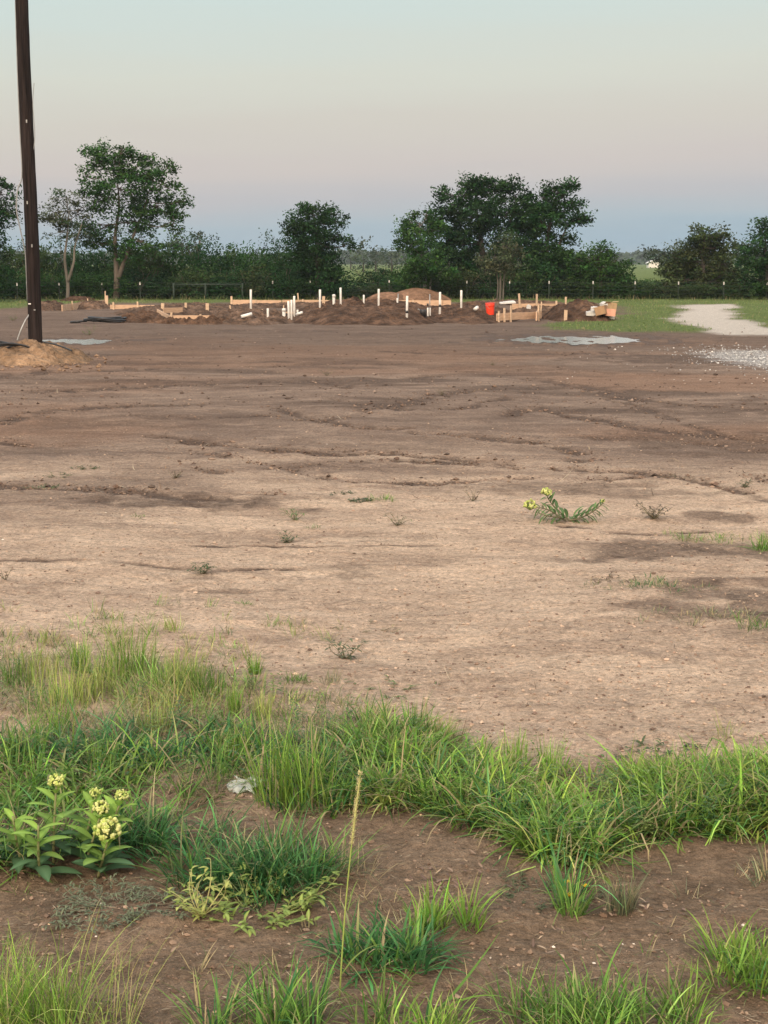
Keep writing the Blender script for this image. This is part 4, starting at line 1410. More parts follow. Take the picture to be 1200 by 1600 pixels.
def milkweed_near():
    x, y = [float(v) for v in gp(105, 1352)]
    z = float(H(np.array([x]), np.array([y]))[0])
    b = np.array([x, y, z])
    root = empty('milkweed_plant', b)
    # flower heads in px: (px, py, r_px, depth offset)
    S = [(88, 1222, 15, .03, (90, 1335)), (150, 1240, 11, .10, (125, 1340)), (190, 1245, 12, .04, (150, 1345)), (158, 1265, 15, .0, (135, 1345)), (170, 1300, 21, -.08, (160, 1350)), (20, 1275, 0, -.02, (40, 1350)), (60, 1290, 0, -.1, (70, 1355))]
    for (hx, hy, r, dy, (sx_, sy_)) in S:
        yy = y + dy
        top = at(hx, hy + (r * .4 if r else 0), yy) - b
        s0 = np.array([*gp(sx_, sy_ + 0), z]) - b
        s0[1] = dy * .7; s0[2] = -.01
        pts = stem_pts(s0, top, (0.0, -.01, 0))
        st = MB().tube(pts, np.linspace(.0045, .0028, len(pts)), 7, C=np.array((.19, .20, .09))).build('stem', M['stemgreen'], root)
        n = 17 if r else 15
        for k in range(n):
            f = .18 + .80 * (k / (n - 1))
            p = pts[min(int(f * (len(pts) - 1)), len(pts) - 1)]
            a = k * 2.4 + rng.random() * .6
            elev = .25 + .75 * f * (1 if r else .6)
            d = np.array([math.cos(a), math.sin(a), elev])
            L_ = (.100 - .040 * f) * (.85 + .35 * rng.random())
            base = np.array((.085, .165, .060)) * (1 - f) + np.array((.24, .38, .07)) * f
            if f < .45: base = np.array((.070, .145, .070))
            lm = MB()
            leaf_blade(lm, p, d, L_, L_ * (.46 - .12 * f) * (.85 + .3 * rng.random()), base * (.85 + .3 * rng.random()), cup=.15 + .35 * rng.random(), droop=.1 + .4 * rng.random())
            lm.build('leaf', M['grassblade'], root)
        if r:
            rr = r / F * yy * .98
            umbel(top + np.array([0, 0, rr * .5]), rr * (1.08 if r > 18 else .92), 64 if r > 14 else 40).build('flower_cluster', M['petal'], root)
    tag(root, 'leafy milkweed with five pale yellow-green flower heads in the grass at lower left', 'wildflower')


milkweed_near()


def milkweed_far():
    x, y = [float(v) for v in gp(880, 813)]
    z = float(H(np.array([x]), np.array([y]))[0])
    b = np.array([x, y, z])
    root = empty('milkweed_plant', b)
    K = y / CP / F
    def P(px, py, dy=0.0):
        return at(px, py, y + dy) - b
    stems = [([P(885, 813), P(868, 803), P(852, 795), P(838, 793)], 9, (828, 791, 10.5)), ([P(890, 813), P(875, 800, .05), P(862, 787, .06), P(855, 776, .05)], 8, (854, 770, 8)),
             ([P(888, 813), P(905, 810), P(925, 800), P(943, 786)], 12, (942, 783, 3.5)), ([P(884, 813), P(870, 808, -.08), P(855, 806, -.1), P(842, 802, -.1)], 5, None),
             ([P(890, 813), P(898, 806, .08), P(915, 800, .1), P(930, 795, .1)], 6, None)]
    for pts, nl, head in stems:
        pts = smooth_line(np.array(pts), 6)
        MB().tube(pts, np.linspace(.006, .003, len(pts)), 6, C=np.array((.13, .12, .07))).build('stem', M['stemgreen'], root)
        lm = MB()
        for k in range(nl):
            f = .12 + .86 * k / (nl - 1)
            i = int(f * (len(pts) - 1)); p = pts[i]
            tg = pts[min(i + 1, len(pts) - 1)] - pts[max(i - 1, 0)]; tg /= np.linalg.norm(tg)
            pp = np.array([-tg[2], 0, tg[0]])
            for s in (1, -1):
                d = tg * .75 + pp * s * .75 + np.array([0, (.5 if (k + (s > 0)) % 2 else -.5) * (.5 + rng.random()), .15])
                L_ = .098 * (1 - .40 * f) * (.85 + .3 * rng.random())
                leaf_blade(lm, p, d, L_, L_ * .24, np.array((.085, .150, .055)) * (.75 + .6 * rng.random()), cup=.3, droop=.55)
        lm.build('foliage', M['grassblade'], root)
        if head:
            hx, hy, r = head
            umbel(P(hx, hy), r * K, 40).build('flower_cluster', M['petal'], root)
    tag(root, 'lone sprawling milkweed with two yellow-green flower heads on the bare tan earth', 'wildflower')


milkweed_far()


def weed(name, label, px, py, h, n, col, leafL=.025, lw=.4, spread=.5, stemc=(.15, .14, .08), cat='weed', flowers=None, group=None, dead=False, split=False):
    x, y = [float(v) for v in gp(px, py)]
    z = float(H(np.array([x]), np.array([y]))[0])
    root = empty(name, (x, y, z))
    sm, lm = MB(), MB()
    tips = []
    z0y = y
    mat_ = spread > 1.4
    for k in range(n):
        a = k * 6.283 / n + rng.random()
        e = np.array([math.cos(a) * h * spread * (.4 + rng.random()), math.sin(a) * h * spread * (.4 + rng.random()), h * (.35 + .65 * rng.random())])
        o0 = np.zeros(3)
        if mat_:
            qd = h * spread * math.sqrt(rng.random()) * (1 + .35 * math.sin(3 * a + px))
            o0 = np.array([math.cos(a) * qd * 1.15, math.sin(a) * qd * .85, 0])
            e = e / spread * 1.1 + o0
            o0[2] = -.005
        pts = stem_pts(o0 + np.array([0, 0, -.005]), e, (rng.normal() * .1 * h, rng.normal() * .1 * h, 0.05 * h), 7)
        pts[:, 2] = np.maximum(pts[:, 2], .002)
        sm.tube(pts, np.linspace(.0014, .0006, 7) * (1 + h * 5 * (z0y > 6)), 5, C=np.asarray(stemc) * (.8 + .4 * rng.random()), cap=False)
        tips.append(pts[-1])
        for j in range(6 if not dead else 3):
            p = pts[rng.integers(1, 7)]
            d = np.array([rng.normal(), rng.normal(), .3 + .4 * rng.random()])
            leaf_blade(lm, p, d, leafL * (.6 + .8 * rng.random()), leafL * lw, np.asarray(col) * (.75 + .5 * rng.random()), droop=.5, k=5)
    s_ = sm.build('stem', M['stemgreen'], root); l_ = lm.build('foliage', M['grassblade'], root)
    if flowers:
        for t in tips[:flowers]:
            fm = MB()
            for q in range(9):
                a = q * .7
                leaf_blade(fm, t + np.array([0, 0, .004]), np.array([math.cos(a), math.sin(a), .5]), .012, .008, (.80, .52, .02), droop=.1, k=4)
            ball(fm, t + np.array([0, 0, .006]), .005, (.55, .36, .02))
            fm.build('flower', M['petal'], root)
    tag(root, label, cat, group)
    return root


WG = 'small weeds scattered over the bare earth'
GW = (.12, .17, .07); DW = (.060, .095, .045); BRD = (.105, .075, .05)
weed('creeping_weed', 'yellow-green creeping weed with branching stems below the blue-green clump', 395, 1420, .08, 60, (.20, .27, .07), .022, .5, 1.5, (.28, .30, .12), group=WG)
weed('creeping_weed', 'straggly yellow weed with bare bent stems left of the creeping one', 315, 1440, .13, 13, (.30, .33, .10), .022, .42, .6, (.42, .40, .18), group=WG)
weed('creeping_weed', 'low grey-green mat of fine weed on the soil at lower left', 190, 1425, .045, 150, (.13, .155, .095), .014, .35, 3.0, (.16, .14, .10), group=WG)
weed('creeping_weed', 'dark prostrate weed with two small yellow flowers on the right hand soil', 850, 1395, .045, 80, (.085, .105, .055), .014, .35, 2.3, (.12, .10, .07), flowers=2, group=WG)
weed('creeping_weed', 'small sprig with one yellow flower at the foot of the slender tuft', 883, 1420, .055, 6, (.12, .17, .06), .018, .35, .5, flowers=1, group=WG)
SMALL = [(460, 810, .09, 8, GW, 'upright pale weed on tan earth left of the lone milkweed'), (450, 843, .07, 7, DW, 'small dark weed just below the upright pale weed'),
         (318, 893, .07, 9, DW, 'small dark green weed on tan earth at the left'), (540, 1022, .11, 8, (.10, .12, .07), 'spindly weed standing past the back edge of the grass strip'),
         (622, 818, .08, 7, (.17, .17, .10), 'faint dry weed in the middle of the tan earth'), (275, 745, .07, 12, BRD, 'dead brown plant near the dark damp patch at left'),
         (738, 780, .10, 7, BRD, 'dead brown stem left above the lone milkweed'), (1022, 810, .12, 16, (.10, .085, .06), 'withered brown trailing plant right of the lone milkweed'),
         (616, 1070, .05, 8, GW, 'tiny sprig above the grass strip near the centre'), (1040, 1170, .05, 12, (.07, .10, .05), 'small dark weed on tan earth above the right grass strip'),
         (565, 780, .03, 22, (.08, .11, .06), 'flat dark weed patch left of the small green tuft'), (8, 908, .09, 5, BRD, 'brown dead stem at the left edge'), (570, 978, .05, 6, (.22, .19, .12), 'pale dry sprig on tan earth above the strip'),
         (135, 728, .05, 14, (.09, .12, .06), 'low green patch on the scraped earth at upper left'), (68, 762, .04, 18, (.09, .12, .06), 'flat green patch on the damp earth at far left'), (93, 742, .05, 8, (.10, .12, .06), 'small green sprig between the two patches at far left'),
         (537, 770, .03, 8, DW, 'tiny dark sprig beside the flat dark patch'), (958, 905, .04, 10, BRD, 'brown scrap of weed at the tip of the green runner patch'), (1165, 760, .06, 10, (.11, .12, .07), 'grey-green weed at the right edge above the damp patch'),
         (140, 524, .22, 10, (.11, .17, .07), 'green weed standing behind the left puddle'), (20, 500, .2, 12, (.13, .16, .08), 'weed growing behind the pole at the left'), (1060, 745, .05, 10, BRD, 'withered stalks on the scraped earth at right'),
         (690, 618, .10, 9, BRD, 'withered weed far out on the earth in the middle'), (510, 588, .12, 9, (.10, .085, .07), 'dry weed far out on the earth left of the middle'), (770, 572, .10, 8, BRD, 'dark dry weed near the long wheel marks')]
for (a, b_, h, n, c, lab) in SMALL:
    weed('weed', lab, a, b_, h, n, c, .02 + .02 * h * 5, .35, .8 if h > .05 else 2.2, group=WG, dead=(c == BRD))
SG = 'small grass tufts scattered over the bare earth'
for (a, b_, spec, lab) in [
    (395, 1050, many(3, .02, .015, n=36, h=.09, rad=.025, w=.0028, pal='bright', splay=.4, droop=.4), 'bright little tuft at the back edge of the strip'),
    (458, 1062, many(4, .03, .015, n=24, h=.055, rad=.03, w=.0028, pal='mid', splay=.8, droop=.8), 'low green tuft right of the bright little tuft'),
    (510, 1062, many(2, .015, .015, n=24, h=.07, rad=.025, w=.0024, pal='grey', splay=.5, droop=.5, dry=.3), 'thin greyish tuft at the back edge near the centre'),
    (1005, 915, many(16, .17, .06, n=26, h=.05, rad=.07, w=.003, pal='blue', splay=1.2, droop=.6, dry=.25), 'flat green runner patch on tan earth right of centre'),
    (1110, 838, many(14, .16, .06, n=26, h=.06, rad=.07, w=.003, pal='mid', splay=1.0, droop=.6, dry=.25), 'low green tuft on the dark damp patch at right'),
    (1190, 852, many(5, .05, .05, n=34, h=.13, rad=.05, w=.004, pal='mid', splay=.8, droop=.7), 'bushy green tuft cut by the right edge on the damp patch'),
    (590, 778, many(3, .05, .03, n=24, h=.06, rad=.05, w=.004, pal='mid', splay=1.0, droop=.6), 'small green tuft left of the lone milkweed on grey earth'),
    (1110, 968, many(12, .15, .05, n=24, h=.05, rad=.06, w=.003, pal='grey', splay=1.0, droop=.6, dry=.3), 'thin grass on the damp streak near the right edge'),
    (1192, 985, many(4, .04, .04, n=22, h=.08, rad=.05, w=.003, pal='mid', splay=.8, droop=.6, dry=.1), 'green tuft cut by the right edge below the damp streak'),
    (385, 943, many(2, .03, .02, n=18, h=.035, rad=.03, w=.0025, pal='mid', splay=1.0, droop=.6), 'tiny green tuft on tan earth left of centre'),
    (430, 975, many(4, .07, .03, n=20, h=.05, rad=.04, w=.0025, pal='mid', splay=.8, droop=.6, dry=.3), 'loose green patch between the tiny tuft and the strip'),
    (340, 1005, many(4, .06, .02, n=18, h=.05, rad=.04, w=.0025, pal='mid', splay=.9, droop=.6, dry=.3), 'short green patch behind the strip at left of centre'),
    (165, 965, many(2, .03, .02, n=16, h=.035, rad=.03, w=.0025, pal='grey', splay=1.0, droop=.6), 'tiny grey-green tuft above the feathery plumes'),
    (275, 985, many(3, .03, .02, n=26, h=.09, rad=.03, w=.0022, pal='yellow', splay=.5, droop=.4, dry=.3), 'wispy dry tuft above the strip at left'),
    (218, 808, many(1, .0, .0, n=30, h=.035, rad=.05, w=.003, pal='mid', splay=1.0, droop=.6), 'tiny green tuft below the dark damp patch at left'),
    (488, 825, many(2, .03, .02, n=16, h=.04, rad=.03, w=.003, pal='mid', splay=1.0, droop=.6), 'tiny tuft right of the small dark weed'),
    (1130, 1150, many(2, .04, .03, n=18, h=.09, rad=.04, w=.0018, pal='yellow', splay=.5, droop=.4, dry=.5), 'wispy straw stalks behind the right grass strip'),
]:
    tuft_thing('grass_tuft', lab, 'grass tuft', a, b_, spec, SG)


# ---------------------------------------------------------------- crumbs, stones, litter
def clod_field(name, label, n, pymin, pymax, sz, cols, seed, flat=.55, filt=None, pxr=(-150, 1350)):
    mb = MB()
    px = rng.uniform(*pxr, n); py = pymin + (pymax - pymin) * rng.random(n)
    x, y = gp(px, py)
    if filt is not None:
        k = filt(x, y, px, py); x, y = x[k], y[k]; n = len(x)
    s = sz[0] * np.exp(rng.normal(size=n) * sz[1])
    s = np.clip(s, 0, sz[2])
    o = np.array([[1, 0, 0], [0, 1, 0], [-1, 0, 0], [0, -1, 0], [0, 0, 1], [0, 0, -.6], [.6, .6, .5], [-.6, -.6, .4]], float)
    tri = np.array([[0, 6, 4], [6, 1, 4], [1, 2, 4], [2, 7, 4], [7, 3, 4], [3, 0, 4], [1, 6, 5], [6, 0, 5], [2, 1, 5], [7, 2, 5], [3, 7, 5], [0, 3, 5]])
    V = o[None] * (1 + .35 * rng.normal(size=(n, 8, 1)) * .6) * s[:, None, None] * np.array([1, 1, flat])
    a = rng.random(n) * 6.28
    ca, sa = np.cos(a)[:, None], np.sin(a)[:, None]
    X = V[..., 0] * ca - V[..., 1] * sa * .7; Y = V[..., 0] * sa + V[..., 1] * ca * .7
    z = H(x, y)
    V = np.stack([X + x[:, None], Y + y[:, None], V[..., 2] + (z + s * .15)[:, None]], -1)
    T = tri[None] + np.arange(n)[:, None, None] * 8
    cols = np.array(cols)
    c = cols[rng.integers(0, len(cols), n)] * (.75 + .5 * rng.random((n, 1)))
    mb.add(V.reshape(-1, 3), T=T.reshape(-1, 3), C=np.repeat(c, 8, axis=0))
    ob = mb.build(name, M['crumb'], smooth=False)
    tag(ob, label, 'ground litter', kind='stuff')


SOILC = [(.20, .14, .11), (.30, .21, .155), (.42, .31, .23), (.46, .35, .26), (.15, .105, .08)]
clod_field('soil_clods', 'small crumbs and clods of dry earth lying over the lot', 15000, 560, 1240, (.0042, .5, .014), SOILC, 1)
clod_field('soil_clods', 'fine crumbs of brown soil in the foreground', 6000, 1220, 1640, (.0028, .6, .012), [(.17, .115, .08), (.22, .155, .11), (.13, .09, .065), (.28, .205, .15)], 2)
clod_field('soil_clods', 'lumps of dark earth far out toward the building site', 2200, 512, 640, (.013, .5, .045), [(.09, .065, .052), (.13, .09, .07), (.24, .18, .14)], 3)
clod_field('pebbles', 'scattered pale pebbles on the earth', 170, 520, 1600, (.004, .5, .014), [(.62, .58, .52), (.5, .45, .38), (.55, .40, .25)], 4)


def near_stone(x, y, px, py):
    gx, gy = gp(1225, 560)
    q = np.hypot((x - gx) / 1.25, (y - gy) / 3.6)
    return rng.random(len(x)) < np.exp(-(q * 1.25) ** 2)


def in_rut(x, y, px, py):
    s_, z_ = rutfield(x, y)
    return rng.random(len(x)) < s_ * .9


clod_field('soil_clods', 'broken clods strung along the old wheel tracks', 90000, 545, 770, (.0068, .6, .032), [(.13, .09, .07), (.17, .12, .09), (.24, .175, .13), (.10, .075, .06)], 8, .6, in_rut)
clod_field('white_gravel', 'loose crushed white gravel spilled at the right edge', 24000, 538, 600, (.011, .5, .035), [(.46, .47, .46), (.38, .385, .38), (.28, .28, .28)], 5, .7, near_stone, (900, 1450))
clod_field('white_gravel', 'sparse white stones strewn over the dark damp earth', 60, 540, 600, (.013, .45, .035), [(.66, .63, .58), (.55, .50, .45)], 6, .7, None, (860, 1300))
clod_field('soil_lumps', 'lumps of clay broken off the sand mound by the pole', 160, 556, 580, (.03, .5, .08), [(.27, .18, .115), (.20, .135, .09)], 7, .7, None, (-80, 170))


def straw():
    mb = MB()
    def lay(n, py0, py1, L0, w0):
        px = rng.uniform(-150, 1350, n); py = rng.uniform(py0, py1, n)
        x, y = gp(px, py)
        P = np.stack([x, y, H(x, y) + .003], 1)
        c = np.array([(.36, .28, .18), (.18, .13, .09), (.50, .42, .30), (.10, .075, .06), (.30, .20, .12)])[rng.integers(0, 5, n)] * (.8 + .4 * rng.random((n, 1)))
        blades(mb, P, rng.normal(size=n) * .7 + (rng.random(n) < .5) * math.pi, L0 * np.exp(rng.normal(size=n) * .5), np.full(n, 1.35) + rng.normal(size=n) * .12, rng.normal(size=n) * .2, w0 * (.6 + .8 * rng.random(n)), c, nseg=4, twist=.3)
    lay(5200, 700, 1250, .028, .0032)
    lay(1300, 1240, 1640, .022, .0020)
    lay(700, 590, 780, .08, .008)
    o = mb.build('straw', M['grassblade'])
    tag(o, 'bits of dry straw and twigs lying on the earth', 'ground litter', kind='stuff')


straw()


def litter():
    mb = MB()
    for (cx, cy, n, sx, sy) in [(720, 1362, 26, 50, 14), (690, 1375, 10, 30, 12), (1060, 1400, 10, 50, 25), (870, 1475, 10, 40, 15), (780, 1350, 8, 40, 10), (1010, 1420, 8, 30, 10), (330, 1480, 10, 60, 40), (640, 1500, 6, 60, 30)]:
        for _ in range(n):
            x, y = gp(cx + rng.normal() * sx, cy + rng.normal() * sy)
            z = float(H(np.array([x]), np.array([y]))[0]) + .006
            a = rng.random() * 6.28
            c = np.array([(.26, .19, .14), (.19, .13, .10), (.42, .32, .22), (.13, .09, .07)])[rng.integers(0, 4)]
            leaf_blade(mb, np.array([x, y, z]), (math.cos(a), math.sin(a), .15 + .25 * rng.random()), .012 + .016 * rng.random(), .004 + .008 * rng.random(), c, cup=rng.random() * .6 - .2, droop=rng.random() * .8 - .3, k=5)
    o = mb.build('leaf_litter', M['grassblade'])
    tag(o, 'curled dead brown leaves lying on the soil', 'ground litter', kind='stuff')


litter()


def film():
    x, y = [float(v) for v in gp(382, 1228)]
    z = float(H(np.array([x]), np.array([y]))[0])
    g = 14
    U, V_ = np.meshgrid(np.linspace(-1, 1, g), np.linspace(-1, 1, g), indexing='ij')
    X = U * .042 + V_ * .012 + .01 * np.sin(V_ * 4); Y = V_ * .030 + .008 * np.sin(U * 5)
    Z = .018 + .016 * (fbm(U * 2, V_ * 2, 3, 600) - .5) * 2 + .012 * V_
    Vt = np.stack([X, Y, Z], -1).reshape(-1, 3)
    idx = np.arange(g * g).reshape(g, g)
    Q = np.stack([idx[:-1, :-1], idx[1:, :-1], idx[1:, 1:], idx[:-1, 1:]], -1).reshape(-1, 4)
    o = MB().add(Vt, Q).build('plastic_scrap', M['film'], origin=None)
    o.location = (x, y, z)
    md = o.modifiers.new('solid', 'SOLIDIFY'); md.thickness = .0008
    tag(o, 'crumpled scrap of pale see-through plastic lying at the edge of the grass', 'litter')


film()


# ---------------------------------------------------------------- utility pole, cables, hose coils
def utility_pole():
    Y = 25.35
    b = at(55.5, 545, Y); b[2] = 0
    root = empty('utility_pole', b)
    n = 40
    h = np.linspace(-.3, 10.5, n)
    pts = np.stack([np.zeros(n), np.zeros(n), h], 1)
    pts[:, 0] += .012 * np.sin(h * .9)
    MB().tube(pts, np.interp(h, [-.3, 10.5], [.116, .092]), 22, jit=.05).build('shaft', M['pole'], root)
    z0 = 1.65 - (473 - HZ) / F * Y
    tg = MB(); tg.box((-.045, -.110, z0), (.045, .008, .02)); tg.build('tag', M['whiteboard'], root, smooth=False)
    tg = MB(); tg.box((.035, -.112, z0 - .10), (.03, .008, .018)); tg.build('tag', M['wire'], root, smooth=False)
    tag(root, 'tall dark creosoted wooden utility pole standing in the tan sand mound', 'utility pole')
    for (hgt, x) in ((2.6, -.02), (3.9, .02), (1.9, .03)):
        q = MB(); q.box((x, -.108, hgt), (.02, .01, .05)); q.build('nail_plate', M['wire'], root, smooth=False)
    # cable climbing the left side
    P = [at(27, 532, Y - .2), at(33, 515, Y - .18), at(40, 500, Y - .12), at(45.5, 490, Y - .05), at(44, 470, Y), at(42, 440, Y)]
    P = [p - b for p in P]
    cb = empty('service_cable', b)
    MB().tube(smooth_line(np.array(P), 8), .014, 8).build('cable', M['wire'], cb)
    Q = [at(43, 470, Y), at(41, 420, Y), at(39, 392, Y), at(31, 355, Y - .02), at(25.5, 325, Y - .03), at(28, 295, Y - .02), at(34.5, 272, Y), at(31, 200, Y), at(27, 100, Y), at(24, 0, Y)]
    Q = [p - b for p in Q]
    MB().tube(smooth_line(np.array(Q), 8), .010, 7, C=None).build('cable', M['wire'], cb)
    R_ = [at(52, 130, Y), at(50, 160, Y), at(51.5, 185, Y), at(53, 215, Y), at(49, 250, Y)]
    R_ = [p - b + np.array([.02, -.03, 0]) for p in R_]
    MB().tube(smooth_line(np.array(R_), 8), .006, 6).build('cable', M['wire'], cb)
    tag(cb, 'slack grey service cable bowing out from the left side of the utility pole', 'cable')


utility_pole()


def coil(name, label, c, r, turns, rad, squash, tilt, tail, seed=0, lift=.0):
    root = empty(name, c)
    mb = MB()
    for k in range(turns):
        a0 = rng.random() * 6.28
        th = np.linspace(0, 6.283, 46) + a0
        rr = r * (1 + rng.normal() * .09)
        z = rad * (.9 + .8 * k) + (.02 + .05 * rng.random()) * (1 + np.sin(th + rng.random() * 6.28))
        off = rng.normal(size=2) * r * .10
        pts = np.stack([rr * np.cos(th) + off[0], rr * squash * np.sin(th) + off[1], z + tilt * rr * np.cos(th) + lift], 1)
        mb.tube(pts, rad, 8, cap=False)
    mb.tube(smooth_line(np.array(tail), 8), rad, 8)
    mb.build('hose', M['rubber'], root)
    tag(root, label, 'coiled pipe')


def coil2():
    c = hit(165, 505)
    c[2] = 0
    coil('coiled_pipe', 'flat coil of black plastic pipe lying beside the small brown dirt pile', c, .50, 5, .024, .8, 0.0,
         [(-.5, 0, .06), (-.75, -.1, .05), (-.95, .05, .03), (-.7, .15, .03)])
    # looped black pipe at the pole foot
    Y = 25.0
    b = at(20, 545, Y); b[2] = 0
    root = empty('coiled_pipe', b)
    for k, (cx, cy, rw, rh) in enumerate([(8, 545, 45, 18), (14, 548, 32, 16), (26, 548, 24, 14), (-14, 548, 40, 20)]):
        m = MB()
        th = np.linspace(-.15, math.pi + .15, 30)
        pts = []
        for t in th:
            p = at(cx + rw * math.cos(t), cy, Y - .3 + .5 * k * .2) - b
            p[2] = .10 + (rh / F * Y) * math.sin(t) * 1.15
            p[1] += .25 * math.cos(t)
            pts.append(p)
        m.tube(np.array(pts), .017, 8)
        m.build('hose', M['rubber'], root)
    tl = [at(66, 534, Y + .1) - b, at(85, 538, Y) - b, at(100, 543, Y - .3) - b, at(112, 548, Y - .5) - b]
    MB().tube(smooth_line(np.array(tl), 8), .014, 7).build('hose', M['rubber'], root)
    tag(root, 'springy loops of black pipe sprawling at the left foot of the utility pole', 'coiled pipe')


coil2()


# ---------------------------------------------------------------- building site
WOOD = np.array((.52, .365, .25)); WOOD2 = np.array((.54, .41, .29))


def board(x0, y0, x1, y1, h, label, drop=0.03, col=WOOD, lift=0.0, Ys=None, stakes=(), th=.038):
    a = hit(x0, y0) if Ys is None else at(x0, y0, Ys[0]); b = hit(x1, y1) if Ys is None else at(x1, y1, Ys[1])
    za, zb = min(a[2], b[2]), min(a[2], b[2])
    L_ = math.hypot(b[0] - a[0], b[1] - a[1]); rz = math.atan2(b[1] - a[1], b[0] - a[0])
    mid = (a + b) / 2
    h *= .82
    z = min(za, zb) - drop + lift
    root = empty('form_board', (mid[0], mid[1], z), rz)
    root.rotation_euler[1] = -math.atan2(b[2] - a[2], L_) * .6
    m = MB()
    # two planks end to end with a slight step between
    cut = (.45 + .15 * rng.random()) * L_ if L_ > 1.4 else L_
    c1 = col * (.88 + .2 * rng.random()); c2 = col * (.85 + .25 * rng.random())
    m.box((-L_ / 2 + cut / 2, 0, h / 2), (cut - .006, th, h), C=c1)
    if cut < L_: m.box((cut / 2, .006, h / 2 - .01), (L_ - cut - .006, th, h), rot=.01, C=c2)
    o = m.build('plank', M['plank'], root, smooth=False)
    for f, sh in stakes:
        s = MB(); s.box(((f - .5) * L_, -th - .006, sh / 2 - .08), (.055, .035, sh + .16), tilt=(rng.normal() * .05, rng.normal() * .07), C=WOOD2 * (.85 + .25 * rng.random()))
        s.build('stake', M['plank'], root, smooth=False)
    tag(root, label, 'form board', 'timber form boards round the foundation')
    return root


board(360, 477, 440, 477, .26, 'back form board, first from the left behind the tall white pipe', stakes=((.03, .34), (.5, .22)), Ys=(57.3, 57.3), lift=.02)
board(441, 477, 548, 477, .26, 'back form board, second from the left, behind the middle berm', stakes=((.3, .24), (.75, .24)), Ys=(57.3, 57.3), lift=.02)
board(549, 477, 705, 477, .26, 'back form board in front of the reddish sand mounds', stakes=((.3, .22), (.62, .22), (.9, .22)), Ys=(57.3, 57), lift=.02, col=WOOD * .9)
board(97, 485, 164, 476, .28, 'slanting form board on the left, behind the small heaps', stakes=((.2, .32), (.55, .34), (.98, .55)), Ys=(50, 57.5), lift=.0)
board(172, 482, 245, 482.5, .18, 'short form board right of the slanting one', stakes=((.08, .24), (.6, .26)), Ys=(52.5, 52.5), lift=0.02)
board(62, 483, 80, 480, .22, 'stub of form board just right of the utility pole', stakes=((.6, .25),), Ys=(52, 53))
board(266, 501.5, 335, 501.5, .20, 'bright front corner form board at the left of the site', stakes=((.02, .25), (.68, .2)), Ys=(42.0, 42.0), lift=.02, col=WOOD * 1.05)
board(246, 490, 265, 501, .20, 'return form board slanting back from the bright front corner', Ys=(46.5, 42.1), lift=.03)
board(255, 488, 285, 487, .2, 'short board lying behind the bright front corner', Ys=(46.5, 47), lift=.0, col=WOOD * .85)
board(382, 497, 462, 496, .16, 'thin low form board left of the pipe cluster', stakes=((.35, .2),), Ys=(43.3, 43.6), lift=.08)
board(606, 504, 674, 502.5, .22, 'front form board below the middle white pipe with black collar', stakes=((.05, .32), (.28, .3), (.33, .28)), Ys=(41.3, 41.6), lift=.03)
board(776, 502, 846, 497, .24, 'front form board below the red bucket', stakes=((.02, .26), (.14, .34), (.28, .4), (.9, .36)), Ys=(41.5, 43.2), lift=.05)
board(800, 482, 872, 481, .22, 'rear form board left of the pointed dirt pile', stakes=((.15, .5), (.52, .48), (.95, .26)), Ys=(48.0, 48.5), lift=.0)
board(838, 500, 843, 494, .3, 'short upright brace frame at the right end of the front board', stakes=((.2, .42), (.9, .46)), Ys=(42, 44), lift=.02)


def stake(px, ytop, ybot, label, w=.05, col=WOOD2, lean=.05, name='wooden_stake'):
    a = hit(px, ybot)
    h = (ybot - ytop) / F * a[1]
    root = MB().box((0, 0, h / 2 - .1), (w, w * .6, h + .2), tilt=(rng.normal() * .03, rng.normal() * lean), C=col * (.85 + .2 * rng.random())).build(name, M['plank'], smooth=False)
    b = MB().box((0, 0, 0), (w, w, w))
    root.location = tuple(a)
    tag(root, label, 'stake', 'wooden stakes on the site')


for (a, t, b_, w, lab) in [(883.5, 484.5, 500, .09, 'orange-tan stake standing in front of the pointed dirt pile'), (884, 464, 475, .05, 'thin stake behind the pointed dirt pile'),
                       (466, 458, 470, .05, 'thin wooden stake just right of the pipe cluster'), (505.5, 463, 474, .08, 'wide wooden stake right of a tall white pipe'),
                       (362, 463, 472, .08, 'stake at the left end of the back form boards'), (167, 462, 476, .09, 'stake at the right end of the slanting board'),
                       (254, 474, 482, .10, 'small stake on the left fill, left one of two'), (290, 473, 480, .07, 'small white-topped stake on the left fill'), (324, 474, 482, .10, 'small stake on the left fill, right one of two'),
                       (360, 477, 482, .05, 'tiny stake near the foot of the tall left pipe'), (443, 477, 486, .03, 'thin rod rising from the short capped pipe')]:
    stake(a, t, b_, lab, w)


def pipe(px, ytop, ybot, wpx, label, collar=None, lean=0.0, capped=False):
    a = hit(px, ybot)
    K = a[1] / F
    h = (ybot - ytop) * K; r = wpx * .43 * K
    root = empty('standpipe', a)
    m = MB()
    z = np.array([-.35, h - .012, h - .01, h]); rr = np.array([r, r, r * .97, r * .9])
    pts = np.stack([lean * z, 0 * z, z], 1)
    m.tube(pts, rr, 16)
    if capped: m.tube(np.array([[0, 0, h - .05], [0, 0, h + .02], [0, 0, h + .035]]), np.array([r * 1.2, r * 1.2, r * .7]), 16)
    m.build('pipe', M['pvc'], root)
    if collar:
        zc = (ybot - collar) * K
        MB().tube(np.array([[lean * zc, 0, zc - .035], [lean * zc, 0, zc + .035]]), r * 1.18, 16).build('collar', M['rubber'], root)
    tag(root, label, 'pipe', 'white plumbing pipes standing in the foundation')


